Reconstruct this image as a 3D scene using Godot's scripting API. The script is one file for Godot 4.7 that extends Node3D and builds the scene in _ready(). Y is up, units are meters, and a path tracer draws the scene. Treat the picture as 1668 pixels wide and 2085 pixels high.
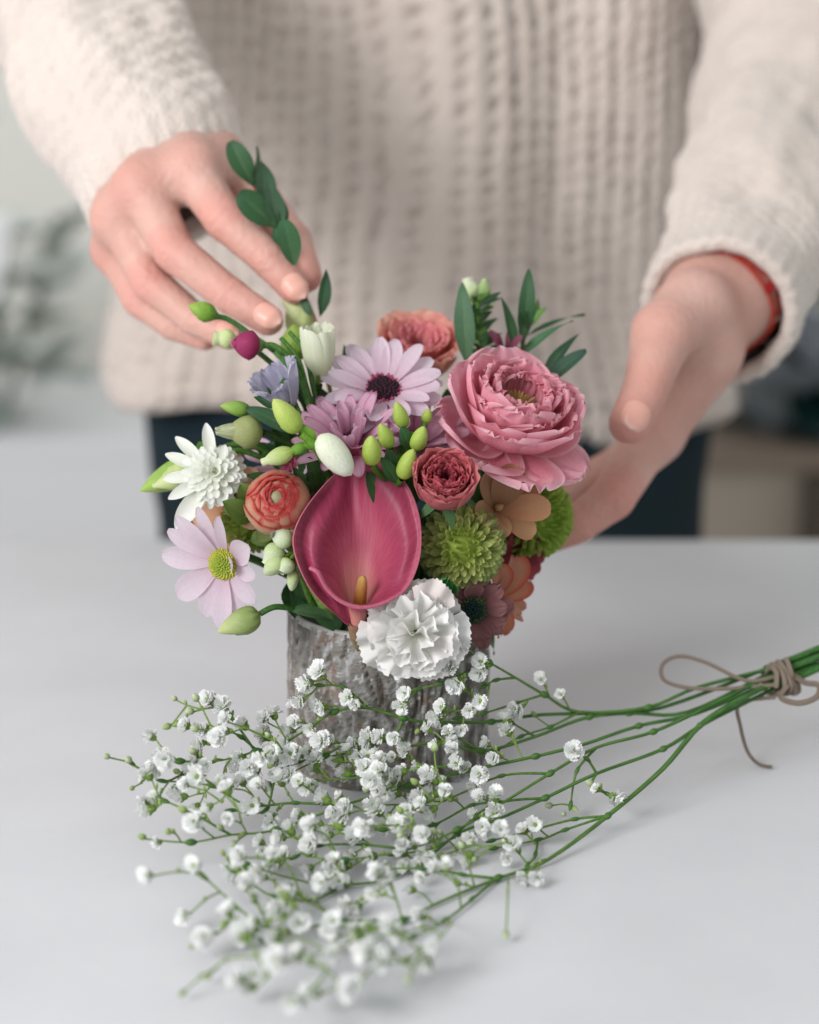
extends Node3D
# A posy in a bark-wrapped cup on a white table, arranged by a person in a cream jumper.
# Metres; y = 0 is the table top, the cup stands near the origin, the person stands behind the table (negative z).

var rng := RandomNumberGenerator.new()
var noise := FastNoiseLite.new()
var fine := FastNoiseLite.new()
const CUP := Vector3(-0.0095, 0, 0)
const SINK := Vector3(-0.0095, 0.045, 0)

# ---------------------------------------------------------------- helpers: materials
func lin(r: float, g: float, b: float) -> Color:
	return Color(r, g, b).srgb_to_linear()

func noise_tex(freq: float, lo: Color, hi: Color, sd: int, oct := 4, size := 256, ridged := false) -> NoiseTexture2D:
	var t := NoiseTexture2D.new()
	t.width = size; t.height = size; t.seamless = true
	var n := FastNoiseLite.new()
	n.seed = sd; n.frequency = freq; n.fractal_octaves = oct
	n.noise_type = FastNoiseLite.TYPE_SIMPLEX_SMOOTH
	if ridged: n.fractal_type = FastNoiseLite.FRACTAL_RIDGED
	t.noise = n
	var g := Gradient.new()
	g.set_color(0, lo); g.set_color(1, hi)
	t.color_ramp = g
	return t

func mat(called: String, rough := 0.6, back := 0.0, color := Color.WHITE) -> StandardMaterial3D:
	var m := StandardMaterial3D.new()
	m.resource_name = called
	m.albedo_color = color
	m.vertex_color_use_as_albedo = true
	m.roughness = rough
	m.metallic_specular = 0.36
	m.cull_mode = BaseMaterial3D.CULL_DISABLED
	if back > 0.0:
		m.backlight_enabled = true
		m.backlight = Color(back, back, back).linear_to_srgb()
	return m

func plain(called: String, color: Color, rough := 0.6) -> StandardMaterial3D:
	var m := StandardMaterial3D.new()
	m.resource_name = called
	m.albedo_color = color
	m.roughness = rough
	return m

func relief(m: StandardMaterial3D, tex: Texture2D, cm: float, scale: Vector3, triplanar := false) -> void:
	m.heightmap_enabled = true
	m.heightmap_texture = tex
	m.heightmap_scale = cm
	m.uv1_scale = scale
	m.uv1_triplanar = triplanar

# ---------------------------------------------------------------- helpers: nodes
func tag(o: Node3D, label: String, category := "", group := "", kind := "") -> void:
	if label: o.set_meta("label", label)
	if category: o.set_meta("category", category)
	if group: o.set_meta("group", group)
	if kind: o.set_meta("kind", kind)

func thing(called: String, label: String, category: String, at := Vector3.ZERO, b := Basis(), group := "") -> Node3D:
	var o := Node3D.new()
	o.name = called
	add_child(o, true)
	o.transform = Transform3D(b, at)
	tag(o, label, category, group)
	return o

func part(parent: Node3D, called: String, mesh: Mesh, m: Material, at := Vector3.ZERO, b := Basis()) -> MeshInstance3D:
	var o := MeshInstance3D.new()
	o.name = called
	o.mesh = mesh
	o.material_override = m
	parent.add_child(o, true)
	o.transform = Transform3D(b, at)
	return o

func facing(dir: Vector3, roll := 0.0) -> Basis:
	var y := dir.normalized()
	var ref := Vector3(1, 0, 0) if absf(y.x) < 0.85 else Vector3(0, 0, 1)
	var z := ref.cross(y).normalized()
	var x := y.cross(z)
	return Basis(x, y, z) * Basis(Vector3.UP, roll)

# ---------------------------------------------------------------- helpers: shapes
func grid(pts: PackedVector3Array, cols: PackedColorArray, nu: int, nv: int, closed := false) -> ArrayMesh:
	# (nu+1) rows of (nv+1) points
	var w := nv + 1
	var idx := PackedInt32Array()
	var nor := PackedVector3Array()
	var uv := PackedVector2Array()
	nor.resize(pts.size()); uv.resize(pts.size())
	for i in nu + 1:
		for j in w:
			uv[i * w + j] = Vector2(float(j) / nv, float(i) / nu)
	for i in nu:
		for j in nv:
			var a := i * w + j
			var b := a + 1
			var c := a + w
			var d := c + 1
			idx.append_array(PackedInt32Array([a, c, b, b, c, d]))
			var n1 := (pts[c] - pts[a]).cross(pts[b] - pts[a])
			var n2 := (pts[c] - pts[b]).cross(pts[d] - pts[b])
			nor[a] += n1; nor[b] += n1 + n2; nor[c] += n1 + n2; nor[d] += n2
	if closed:
		for i in nu + 1:
			var s := nor[i * w] + nor[i * w + nv]
			nor[i * w] = s; nor[i * w + nv] = s
	for k in nor.size():
		nor[k] = -nor[k].normalized() if nor[k].length_squared() > 0.0 else Vector3.UP
	var a := []
	a.resize(Mesh.ARRAY_MAX)
	a[Mesh.ARRAY_VERTEX] = pts
	a[Mesh.ARRAY_NORMAL] = nor
	a[Mesh.ARRAY_TEX_UV] = uv
	a[Mesh.ARRAY_COLOR] = cols
	a[Mesh.ARRAY_INDEX] = idx
	var m := ArrayMesh.new()
	m.add_surface_from_arrays(Mesh.PRIMITIVE_TRIANGLES, a)
	return m

# A petal or leaf: grows from (r0, h0) beside the +Y axis along +X, its slope going from e0 to e1 degrees.
func petal(d: Dictionary) -> ArrayMesh:
	var L: float = d.L
	var W: float = d.W
	var nu: int = d.get("nu", 10)
	var nv: int = d.get("nv", 8)
	var e0: float = deg_to_rad(d.get("e0", 0.0))
	var e1: float = deg_to_rad(d.get("e1", 0.0))
	var ep: float = d.get("ep", 1.0)
	var curl: float = deg_to_rad(d.get("curl", 0.0))
	var um: float = d.get("um", 0.6)
	var tp: float = d.get("tp", 0.5)
	var wb: float = d.get("wb", 0.35)
	var tw: float = d.get("tw", 0.0)
	var wrap: float = d.get("wrap", 0.0)
	var cup: float = d.get("cup", 0.0)
	var fold: float = d.get("fold", 0.0)
	var ruf: float = d.get("ruf", 0.0)
	var rufn: float = d.get("rufn", 3.0)
	var ph: float = d.get("ph", 0.0)
	var notch: float = d.get("notch", 0.0)
	var notchn: float = d.get("notchn", 1.0)
	var rnd: float = d.get("rnd", 0.0)
	var skew: float = d.get("skew", 0.0)
	var wave: float = d.get("wave", 0.0)
	var c0: Color = d.get("c0", Color.WHITE)
	var c1: Color = d.get("c1", c0)
	var cp: float = d.get("cp", 1.0)
	var ce: Color = d.get("ce", c1)
	var ew: float = d.get("ew", 0.0)
	var mid: float = d.get("mid", 0.0)
	var N := 40
	var rs := PackedVector2Array()
	var es := PackedFloat32Array()
	rs.resize(N + 1); es.resize(N + 1)
	var r: float = d.get("r0", 0.0)
	var h: float = d.get("h0", 0.0)
	for i in N + 1:
		var u := float(i) / N
		var e := e0 + (e1 - e0) * pow(u, ep) - curl * pow(maxf(0.0, (u - 0.7) / 0.3), 1.5)
		rs[i] = Vector2(r, h); es[i] = e
		r += cos(e) * L / N; h += sin(e) * L / N
	var pts := PackedVector3Array()
	var cols := PackedColorArray()
	for i in nu + 1:
		var u := float(i) / nu
		if tw <= 0.0: u = (1.0 - pow(1.0 - u, 1.75 if nu > 5 else 1.2)) * 0.986
		var w := 0.0
		if tw > 0.0:
			w = lerpf(wb, 1.0, pow(u, 0.85))
		elif u < um:
			w = lerpf(wb, 1.0, sin(u / um * PI * 0.5))
		else:
			var x := (u - um) / (1.0 - um)
			w = pow(maxf(0.0, 1.0 - x * x), tp)
		w *= W * 0.5
		for j in nv + 1:
			var v := float(j) / nv * 2.0 - 1.0
			var uu := u
			if notch > 0.0: uu *= 1.0 - notch * absf(sin(v * notchn * PI + ph)) * u * u
			if rnd > 0.0: uu *= 1.0 - rnd * v * v * u
			var k := uu * N
			var k0 := clampi(int(k), 0, N - 1)
			var p := rs[k0].lerp(rs[k0 + 1], k - k0)
			var e := lerpf(es[k0], es[k0 + 1], k - k0)
			var s := v * w + skew * L * u * u
			var off := cup * v * v * w + fold * absf(v) * w + ruf * uu * uu * sin(rufn * v * PI + ph) + wave * sin(uu * 5.0 + ph) * v
			var rr := p.x - off * sin(e)
			var hh := p.y + off * cos(e)
			var a := clampf(wrap * s / maxf(absf(rr), L * 0.12), -2.8, 2.8)
			var tang := (1.0 - wrap) * s
			pts.append(Vector3(rr * cos(a) - tang * sin(a), hh, rr * sin(a) + tang * cos(a)))
			var c := c0.lerp(c1, pow(u, cp))
			if mid > 0.0 and absf(v) < 0.08: c = c.lerp(Color(0.24, 0.33, 0.16), mid * (1.0 - u))
			if ew > 0.0:
				var near := maxf(absf(v), smoothstep(1.0 - ew, 1.0, u))
				c = c.lerp(ce, smoothstep(1.0 - ew, 1.0, near))
			cols.append(c)
	return grid(pts, cols, nu, nv)

func path(pts: Array, per := 6) -> PackedVector3Array:
	# Catmull-Rom through the points
	var out := PackedVector3Array()
	for i in pts.size() - 1:
		var a: Vector3 = pts[maxi(i - 1, 0)]
		var b: Vector3 = pts[i]
		var c: Vector3 = pts[i + 1]
		var d: Vector3 = pts[mini(i + 2, pts.size() - 1)]
		for k in per:
			out.append(b.cubic_interpolate(c, a, d, float(k) / per))
	out.append(pts[-1])
	return out

func tube(pts: PackedVector3Array, r0: float, r1: float, c0: Color, c1: Color, sides := 7) -> ArrayMesh:
	var out := PackedVector3Array()
	var cols := PackedColorArray()
	var up := Vector3(0.31, 0.87, 0.38).normalized()
	var n := pts.size()
	for i in n:
		var t := (pts[mini(i + 1, n - 1)] - pts[maxi(i - 1, 0)]).normalized()
		if absf(t.dot(up)) > 0.98: up = Vector3(0.9, 0.1, -0.3).normalized()
		var x := t.cross(up).normalized()
		var y := x.cross(t)
		up = y
		var f := float(i) / (n - 1)
		var r := lerpf(r0, r1, f)
		for j in sides + 1:
			var a := TAU * j / sides
			out.append(pts[i] + (x * cos(a) + y * sin(a)) * r)
			cols.append(c0.lerp(c1, f))
	return grid(out, cols, n - 1, sides, true)

func bud(L: float, R: float, c0: Color, c1: Color, lobes := 3, twist := 1.5, a := 0.75, b := 0.8, depth := 0.07, nu := 14, nv := 18, tipr := 0.0) -> ArrayMesh:
	# grows along +Y from the origin; overlapping folded petals show as lobes
	var pts := PackedVector3Array()
	var cols := PackedColorArray()
	for i in nu + 1:
		var u := float(i) / nu
		var r := R * pow(sin(PI * pow(clampf(u, 0.0, 1.0), a)), b)
		r = maxf(r, R * tipr * smoothstep(0.3, 0.9, u))
		r = maxf(r, R * 0.12)
		if i == nu and tipr <= 0.0: r = 0.0
		for j in nv + 1:
			var ph := TAU * j / nv
			var s := fposmod((ph * lobes / TAU) + twist * u, 1.0)
			var rr := r * (1.0 + depth * (s - 0.5) * 2.0 * smoothstep(0.1, 0.5, u))
			pts.append(Vector3(cos(ph) * rr, u * L, sin(ph) * rr))
			var c := c0.lerp(c1, pow(u, 1.2))
			cols.append(c.lerp(c1, 0.5 + 0.5 * sin(ph * 9.0 + u * 3.0) if absf(sin(ph * 4.5)) > 0.93 else 0.0))
	return grid(pts, cols, nu, nv, true)

func lathe(prof: PackedVector2Array, c0: Color, c1: Color, nv := 32) -> ArrayMesh:
	var pts := PackedVector3Array()
	var cols := PackedColorArray()
	for i in prof.size():
		for j in nv + 1:
			var a := TAU * j / nv
			pts.append(Vector3(cos(a) * prof[i].x, prof[i].y, sin(a) * prof[i].x))
			cols.append(c0.lerp(c1, float(i) / (prof.size() - 1)))
	return grid(pts, cols, prof.size() - 1, nv, true)

func box(size: Vector3) -> BoxMesh:
	var b := BoxMesh.new()
	b.size = size
	return b

func leaf(parent: Node3D, called: String, a: Vector3, b: Vector3, width: float, up: Vector3, col: Color, m: Material, bend := 14.0, o := {}) -> MeshInstance3D:
	# a leaf from world point a to world point b whose upper face looks along «up»
	var x := (b - a).normalized()
	var z := x.cross(up).normalized()
	var y := z.cross(x)
	var d := {"L": (b - a).length() * 1.02, "W": width, "e0": bend, "e1": -bend, "um": 0.42, "tp": 0.85, "wb": 0.12, "fold": 0.22, "nu": 10, "nv": 10, "mid": 0.35, "c0": col.lerp(Color(0.16, 0.22, 0.06), 0.12), "c1": col, "ce": col * 0.9, "ew": 0.3, "wave": 0.0008, "ph": rng.randf() * 6.0}
	d.merge(o, true)
	var inv := parent.transform.affine_inverse()
	return part(parent, called, petal(d), m, inv * a, inv.basis * Basis(x, y, z))

func stem(parent: Node3D, pts: Array, r0: float, r1: float, m: Material, c0 := Color(0.05, 0.13, 0.025), c1 := Color(0.05, 0.13, 0.025), called := "stem") -> MeshInstance3D:
	# through world points
	var inv := parent.transform.affine_inverse()
	var q := []
	for p in pts: q.append(inv * (p as Vector3))
	return part(parent, called, tube(path(q), r0, r1, c0, c1), m)

func stem_down(fl: Node3D, back: float, r: float, m: Material, col := Color(0.05, 0.13, 0.025), deep := 0.0) -> void:
	# the flower's stem, from its back into the cup
	var dir := fl.transform.basis.y.normalized()
	var a := fl.position - dir * 0.001
	var mid := fl.position - dir * back
	var s := SINK + Vector3(rng.randf_range(-0.018, 0.018), deep, rng.randf_range(-0.018, 0.018))
	var mouth := s.lerp(mid, 0.35)
	mouth.y = maxf(mouth.y, 0.074)
	var flat := Vector2(mouth.x - CUP.x, mouth.z)
	if flat.length() > 0.03:
		flat = flat.normalized() * 0.03
		mouth.x = CUP.x + flat.x; mouth.z = flat.y
	stem(fl, [a, mid, mouth, s], r, r, m, col, col)

# one ring of petals; meshes are shared between them
func ring(fl: Node3D, meshes: Array, n: int, m: Material, phi := 0.0, jit := 0.15, tilt := 0.06, lift := 0.0, called := "petal", skip := []) -> void:
	for k in n:
		var a := phi + TAU * k / n + rng.randf_range(-jit, jit)
		var b := Basis(Vector3.UP, a) * Basis(Vector3(0, 0, 1), rng.randf_range(-tilt, tilt)) * Basis(Vector3(1, 0, 0), rng.randf_range(-tilt, tilt))
		var s := rng.randf_range(0.94, 1.05)
		if k in skip: continue
		part(fl, called, meshes[k % meshes.size()], m, Vector3(0, lift, 0), b.scaled(Vector3(s, s, s)))

# ---------------------------------------------------------------- helpers: bodies (surface nets over tapered capsules)
func capsules(bones: Array, cell: float, skin: Callable, folds := []) -> ArrayMesh:
	var lo := Vector3(9, 9, 9)
	var hi := -lo
	for b in bones:
		for e in [[b[0], b[1]], [b[2], b[3]]]:
			var rr := Vector3.ONE * (float(e[1]) + cell * 4.0)
			lo = lo.min(e[0] - rr); hi = hi.max(e[0] + rr)
	var nx := int((hi.x - lo.x) / cell) + 2
	var ny := int((hi.y - lo.y) / cell) + 2
	var nz := int((hi.z - lo.z) / cell) + 2
	var f := PackedFloat32Array()
	f.resize(nx * ny * nz)
	f.fill(1.0)
	for b in bones:
		var a: Vector3 = b[0]
		var ra: float = b[1]
		var c: Vector3 = b[2]
		var rc: float = b[3]
		var k: float = b[4]
		var reach := Vector3.ONE * (maxf(ra, rc) + k + cell * 3.0)
		var i0 := Vector3i(((a.min(c) - reach - lo) / cell).max(Vector3.ZERO))
		var i1 := Vector3i((a.max(c) + reach - lo) / cell)
		var ac := c - a
		var q := 1.0 / maxf(ac.length_squared(), 1e-9)
		for z in range(i0.z, mini(i1.z + 1, nz)):
			for y in range(i0.y, mini(i1.y + 1, ny)):
				var row := (z * ny + y) * nx
				var p := lo + Vector3(i0.x, y, z) * cell - a
				for x in range(i0.x, mini(i1.x + 1, nx)):
					var t := clampf(p.dot(ac) * q, 0.0, 1.0)
					var d := (p - ac * t).length() - ra - (rc - ra) * t
					var g := f[row + x]
					var m := maxf(k - absf(d - g), 0.0) / k
					f[row + x] = minf(d, g) - m * m * k * 0.25
					p.x += cell
	var vid := PackedInt32Array()
	vid.resize(f.size())
	vid.fill(-1)
	var pts := PackedVector3Array()
	var sxy := nx * ny
	var corner := [0, 1, nx, nx + 1, sxy, sxy + 1, sxy + nx, sxy + nx + 1]
	var cpos := [Vector3(0, 0, 0), Vector3(1, 0, 0), Vector3(0, 1, 0), Vector3(1, 1, 0), Vector3(0, 0, 1), Vector3(1, 0, 1), Vector3(0, 1, 1), Vector3(1, 1, 1)]
	var edges := [[0, 1], [2, 3], [4, 5], [6, 7], [0, 2], [1, 3], [4, 6], [5, 7], [0, 4], [1, 5], [2, 6], [3, 7]]
	for z in nz - 1:
		for y in ny - 1:
			var row := (z * ny + y) * nx
			for x in nx - 1:
				var at := row + x
				if absf(f[at]) > cell * 2.0: continue
				var neg := 0
				for o in corner:
					if f[at + o] < 0.0: neg += 1
				if neg == 0 or neg == 8: continue
				var sum := Vector3.ZERO
				var cnt := 0
				for e in edges:
					var d0 := f[at + corner[e[0]]]
					var d1 := f[at + corner[e[1]]]
					if (d0 < 0.0) != (d1 < 0.0):
						sum += (cpos[e[0]] as Vector3).lerp(cpos[e[1]], d0 / (d0 - d1))
						cnt += 1
				vid[at] = pts.size()
				pts.append(lo + (Vector3(x, y, z) + sum / cnt) * cell)
	var idx := PackedInt32Array()
	var steps := [1, nx, sxy]
	for z in range(1, nz - 1):
		for y in range(1, ny - 1):
			var row := (z * ny + y) * nx
			for x in range(1, nx - 1):
				var at := row + x
				if vid[at] < 0: continue
				var s0 := f[at] < 0.0
				for ax in 3:
					if s0 == (f[at + steps[ax]] < 0.0): continue
					var u: int = steps[(ax + 1) % 3]
					var v: int = steps[(ax + 2) % 3]
					var q0 := vid[at]; var q1 := vid[at - u]; var q2 := vid[at - u - v]; var q3 := vid[at - v]
					if q0 < 0 or q1 < 0 or q2 < 0 or q3 < 0: continue
					if s0: idx.append_array(PackedInt32Array([q0, q2, q1, q0, q3, q2]))
					else: idx.append_array(PackedInt32Array([q0, q1, q2, q0, q2, q3]))
	# one light smoothing, then normals
	var nor := PackedVector3Array()
	for pass_ in 2:
		var acc := PackedVector3Array(); acc.resize(pts.size())
		var num := PackedInt32Array(); num.resize(pts.size())
		for k in range(0, idx.size(), 3):
			for j in 3:
				var i := idx[k + j]
				acc[i] += pts[idx[k + (j + 1) % 3]] + pts[idx[k + (j + 2) % 3]]
				num[i] += 2
		for i in pts.size():
			if num[i] > 0: pts[i] = pts[i].lerp(acc[i] / num[i], 0.4)
	nor.resize(pts.size())
	for k in range(0, idx.size(), 3):
		var n := (pts[idx[k + 2]] - pts[idx[k]]).cross(pts[idx[k + 1]] - pts[idx[k]])
		for j in 3: nor[idx[k + j]] += n
	var cols := PackedColorArray()
	for i in pts.size():
		nor[i] = nor[i].normalized()
		cols.append(skin.call(pts[i]))
	# the wrinkles over the joints, on the backs of the fingers
	var moved := false
	for e in folds:
		for i in pts.size():
			var v: Vector3 = pts[i] - e[0]
			if v.length_squared() > 0.00025 or nor[i].z < 0.0: continue
			var s: float = v.dot(e[1]) + 0.0006 * sin(v.x * 900.0)
			var w := 0.0
			for q in [-0.0036, -0.0014, 0.0010, 0.0032]: w += exp(-pow((s - q) / 0.00075, 2.0))
			pts[i] -= nor[i] * w * float(e[2])
			moved = true
	if moved:
		nor.fill(Vector3.ZERO)
		for k in range(0, idx.size(), 3):
			var n := (pts[idx[k + 2]] - pts[idx[k]]).cross(pts[idx[k + 1]] - pts[idx[k]])
			for j in 3: nor[idx[k + j]] += n
		for i in pts.size(): nor[i] = nor[i].normalized()
	var arr := []
	arr.resize(Mesh.ARRAY_MAX)
	arr[Mesh.ARRAY_VERTEX] = pts
	arr[Mesh.ARRAY_NORMAL] = nor
	arr[Mesh.ARRAY_COLOR] = cols
	arr[Mesh.ARRAY_INDEX] = idx
	var mesh := ArrayMesh.new()
	mesh.add_surface_from_arrays(Mesh.PRIMITIVE_TRIANGLES, arr)
	return mesh

func gap(bones: Array, p: Vector3) -> float:
	var least := 9.0
	for b in bones:
		var ac: Vector3 = b[2] - b[0]
		var t := clampf((p - b[0]).dot(ac) / ac.length_squared(), 0.0, 1.0)
		var d: float = (p - b[0] - ac * t).length() - lerpf(b[1], b[3], t)
		var m := maxf(float(b[4]) - absf(d - least), 0.0) / float(b[4])
		least = minf(d, least) - m * m * float(b[4]) * 0.25
	return least

# a fingernail: a curved plate on the back of a fingertip; d runs to the tip, n out of the nail
func nail(hand: Node3D, tip: Vector3, joint: Vector3, n: Vector3, r: float, w: float, l: float, m: Material, lift := 0.0) -> void:
	var d := (tip - joint).normalized()
	n = (n - d * n.dot(d)).normalized()
	var s := d.cross(n)
	var pts := PackedVector3Array()
	var cols := PackedColorArray()
	var nu := 12
	var nv := 8
	for i in nu + 1:
		var u := float(i) / nu
		var t := u * 2.0 - 1.0
		var half := w * 0.5 * pow(maxf(0.0, 1.0 - pow(absf(t), 3.2)), 0.42)
		for j in nv + 1:
			var v := float(j) / nv * 2.0 - 1.0
			var a := v * half / r
			var rise := r + 0.0003 + lift - 0.0012 * smoothstep(0.5, 1.0, -t) - 0.0022 * smoothstep(0.2, 1.0, t) - 0.0009 * pow(absf(v), 4.0)
			pts.append(tip + d * (t * l * 0.5 + 0.0012) + n * cos(a) * rise + s * sin(a) * rise)
			cols.append(lin(0.84, 0.63, 0.57).lerp(lin(0.86, 0.70, 0.65), smoothstep(0.80, 0.97, u)))
	part(hand, "fingernail", grid(pts, cols, nu, nv), m)

func wool(p: Vector3) -> Color:
	var t := 0.5 + 0.5 * fine.get_noise_3dv(p * 700.0) + 0.35 * noise.get_noise_3dv(p * 240.0)
	return Color(0.545, 0.470, 0.415).lerp(Color(0.605, 0.530, 0.475), clampf(t, 0.0, 1.0))

# ---------------------------------------------------------------- materials used all over
var M := {}

func make_materials() -> void:
	var veins := noise_tex(0.05, Color(0.90, 0.90, 0.90), Color(1, 1, 1), 3, 3)
	var grain := noise_tex(0.03, Color(0.76, 0.78, 0.74), Color(1, 1, 1), 5, 4)
	var bump := noise_tex(0.04, Color.BLACK, Color.WHITE, 7, 3)
	M.petal = mat("petal", 0.5, 0.95)
	M.petal.albedo_texture = veins
	M.petal.uv1_scale = Vector3(5, 0.6, 1)
	relief(M.petal, bump, 0.006, Vector3(5, 0.6, 1))
	M.white_petal = mat("white_petal", 0.6, 0.7)
	relief(M.white_petal, bump, 0.005, Vector3(4, 0.7, 1))
	M.blossom = mat("blossom", 0.6, 0.8)
	M.spathe = mat("spathe", 0.42, 0.25)
	var long_veins := noise_tex(0.06, Color(0.86, 0.83, 0.86), Color(1, 1, 1), 13, 4)
	M.spathe.albedo_texture = long_veins
	relief(M.spathe, bump, 0.008, Vector3(9, 0.45, 1))
	M.bud = mat("bud", 0.5, 0.3)
	M.bud.albedo_texture = noise_tex(0.05, Color(0.87, 0.90, 0.83), Color(1, 1, 0.99), 17, 3)
	M.bud.uv1_scale = Vector3(4, 0.6, 1)
	relief(M.bud, bump, 0.008, Vector3(4, 0.6, 1))
	M.leaf = mat("leaf", 0.42, 0.2)
	M.leaf.albedo_texture = grain
	relief(M.leaf, bump, 0.008, Vector3(3, 1.5, 1))
	M.stem = mat("stem", 0.5, 0.0)
	M.stem.albedo_texture = noise_tex(0.03, Color(0.66, 0.70, 0.58), Color(1, 1, 0.96), 15, 4)
	M.stem.uv1_scale = Vector3(0.6, 3.0, 1)
	M.skin = mat("skin", 0.5)
	M.skin.subsurf_scatter_enabled = true
	M.skin.subsurf_scatter_strength = 0.22
	var skin_bump := noise_tex(0.02, Color.BLACK, Color.WHITE, 21, 5, 512)
	relief(M.skin, skin_bump, 0.05, Vector3(22, 22, 22), true)
	M.nail = mat("nail", 0.28)
	M.wool = mat("wool", 0.95)
	M.wool.rim_enabled = true
	M.wool.rim = 0.6
	M.wool.rim_tint = 0.6
	var fuzz := noise_tex(0.06, Color.BLACK, Color.WHITE, 31, 5, 512)
	relief(M.wool, fuzz, 0.10, Vector3(9, 9, 9), true)
	M.denim = mat("denim", 0.9)
	relief(M.denim, fuzz, 0.05, Vector3(14, 14, 14), true)
	M.bark = mat("bark", 0.9)
	var bark_bump := noise_tex(0.03, Color.BLACK, Color.WHITE, 41, 5, 512)
	relief(M.bark, bark_bump, 0.07, Vector3(5, 2.2, 1))
	M.fuzzy = mat("fuzzy", 0.85, 0.2)
	M.twine = mat("twine", 0.95)
	relief(M.twine, noise_tex(0.08, Color.BLACK, Color.WHITE, 51, 3), 0.1, Vector3(2, 40, 1))

# ---------------------------------------------------------------- setting
func build_setting() -> void:
	var wall := MeshInstance3D.new()
	wall.name = "wall"
	wall.mesh = box(Vector3(7, 3.4, 0.1))
	var wm := plain("wall_paint", lin(0.76, 0.75, 0.73).linear_to_srgb(), 0.9)
	wm.albedo_color = Color(0.94, 0.93, 0.90)
	wall.material_override = wm
	wall.position = Vector3(0, 0.92, -2.3)
	add_child(wall, true)
	tag(wall, "pale grey wall far behind the person", "wall", "", "structure")
	var floor_ := MeshInstance3D.new()
	floor_.name = "floor"
	floor_.mesh = box(Vector3(7, 0.04, 5))
	floor_.material_override = plain("floor_paint", Color(0.62, 0.60, 0.57), 0.6)
	floor_.position = Vector3(0, -0.80, 0.15)
	add_child(floor_, true)
	tag(floor_, "grey floor under the table", "floor", "", "structure")

	# the table
	var t := thing("table", "white smooth table top that everything stands and lies on", "table", Vector3(0.05, -0.78, 0.25))
	var tm := StandardMaterial3D.new()
	tm.resource_name = "white_laminate"
	tm.albedo_texture = noise_tex(0.008, Color(0.768, 0.768, 0.778), Color(0.805, 0.805, 0.815), 61, 5, 512)
	tm.uv1_triplanar = true
	tm.uv1_scale = Vector3(1.4, 1.4, 1.4)
	tm.roughness = 0.5
	tm.metallic_specular = 0.35
	var b := box(Vector3(2.1, 0.026, 1.2))
	part(t, "tabletop", b, tm, Vector3(0, 0.767, 0))
	for s in [[-1, -1], [1, -1], [-1, 1], [1, 1]]:
		part(t, "leg", box(Vector3(0.05, 0.754, 0.05)), tm, Vector3(s[0] * 0.97, 0.377, s[1] * 0.53))

	# what stands far behind, out of focus
	var sb := thing("sideboard", "low white sideboard far behind the table at the left", "sideboard", Vector3(-1.0, -0.78, -1.55))
	var sm := plain("sideboard_paint", Color(0.87, 0.87, 0.88), 0.6)
	part(sb, "body", box(Vector3(1.5, 0.60, 0.42)), sm, Vector3(0, 0.30, 0))
	part(sb, "top", box(Vector3(1.502, 0.025, 0.424)), sm, Vector3(0, 0.6135, 0))

	var grey_leaf := mat("grey_leaf", 0.7, 0.2)
	var heap := thing("foliage_heap", "blurred heap of grey green branches lying on the sideboard", "foliage", Vector3(-0.62, -0.153, -1.5))
	var lp := []
	for k in 4: lp.append(petal({"L": 0.11, "W": 0.075, "e0": 25, "e1": -25, "um": 0.45, "tp": 0.7, "nu": 6, "nv": 4, "c0": [lin(0.70, 0.74, 0.70), lin(0.86, 0.88, 0.86), lin(0.58, 0.63, 0.60), lin(0.93, 0.94, 0.92)][k]}))
	for k in 8:
		var br := part(heap, "branch", tube(path([Vector3(0.03 * (k - 4), 0.01, 0), Vector3(0.045 * (k - 4), 0.12, 0.02), Vector3(0.06 * (k - 4), 0.24 + 0.02 * (k % 3), 0.05)], 4), 0.006, 0.003, lin(0.4, 0.42, 0.38), lin(0.4, 0.42, 0.38), 5), grey_leaf)
		for j in 11:
			var a := rng.randf() * TAU
			part(br, "leaf", lp[rng.randi() % 4], grey_leaf, Vector3(0.045 * (k - 4) + rng.randf_range(-0.03, 0.03), 0.03 + 0.022 * j, rng.randf_range(-0.05, 0.08)), Basis(Vector3.UP, a) * Basis(Vector3(0, 0, 1), rng.randf_range(-0.6, 0.9)))
	var roll := thing("paper_roll", "blurred white roll of paper behind the person's sleeve at the left edge", "paper roll", Vector3(-0.62, 0.135, -1.30), Basis(Vector3(0, 0, 1), -0.7))
	part(roll, "sheet", lathe(PackedVector2Array([Vector2(0.01, -0.17), Vector2(0.047, -0.17), Vector2(0.05, -0.165), Vector2(0.05, 0.165), Vector2(0.047, 0.17), Vector2(0.01, 0.17)]), Color(0.88, 0.88, 0.88), Color(0.88, 0.88, 0.88), 28), mat("paper", 0.8))
	var roll2 := thing("wrapping_paper", "blurred loose sheet of white paper on the grey green branches", "paper", Vector3(-0.56, 0.07, -1.30), Basis(Vector3(0, 0, 1), -0.12))
	part(roll2, "sheet", petal({"L": 0.2, "W": 0.15, "e0": 30, "e1": -25, "um": 0.5, "tp": 0.2, "wb": 0.7, "ruf": 0.01, "c0": Color(0.82, 0.82, 0.82)}), mat("sheet", 0.8), Vector3(-0.1, 0, 0), Basis(Vector3(1, 0, 0), 1.0))

	# right: a dark bucket of flowers on a brown crate
	var crate := thing("crate", "blurred brown wooden crate on the floor at the right", "crate", Vector3(0.60, -0.78, -1.35))
	var wood := mat("crate_wood", 0.8)
	wood.albedo_texture = noise_tex(0.03, Color(0.7, 0.7, 0.7), Color(1, 1, 1), 71, 4)
	var brown := [lin(0.66, 0.60, 0.55), lin(0.56, 0.50, 0.46), lin(0.72, 0.67, 0.62)]
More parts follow.
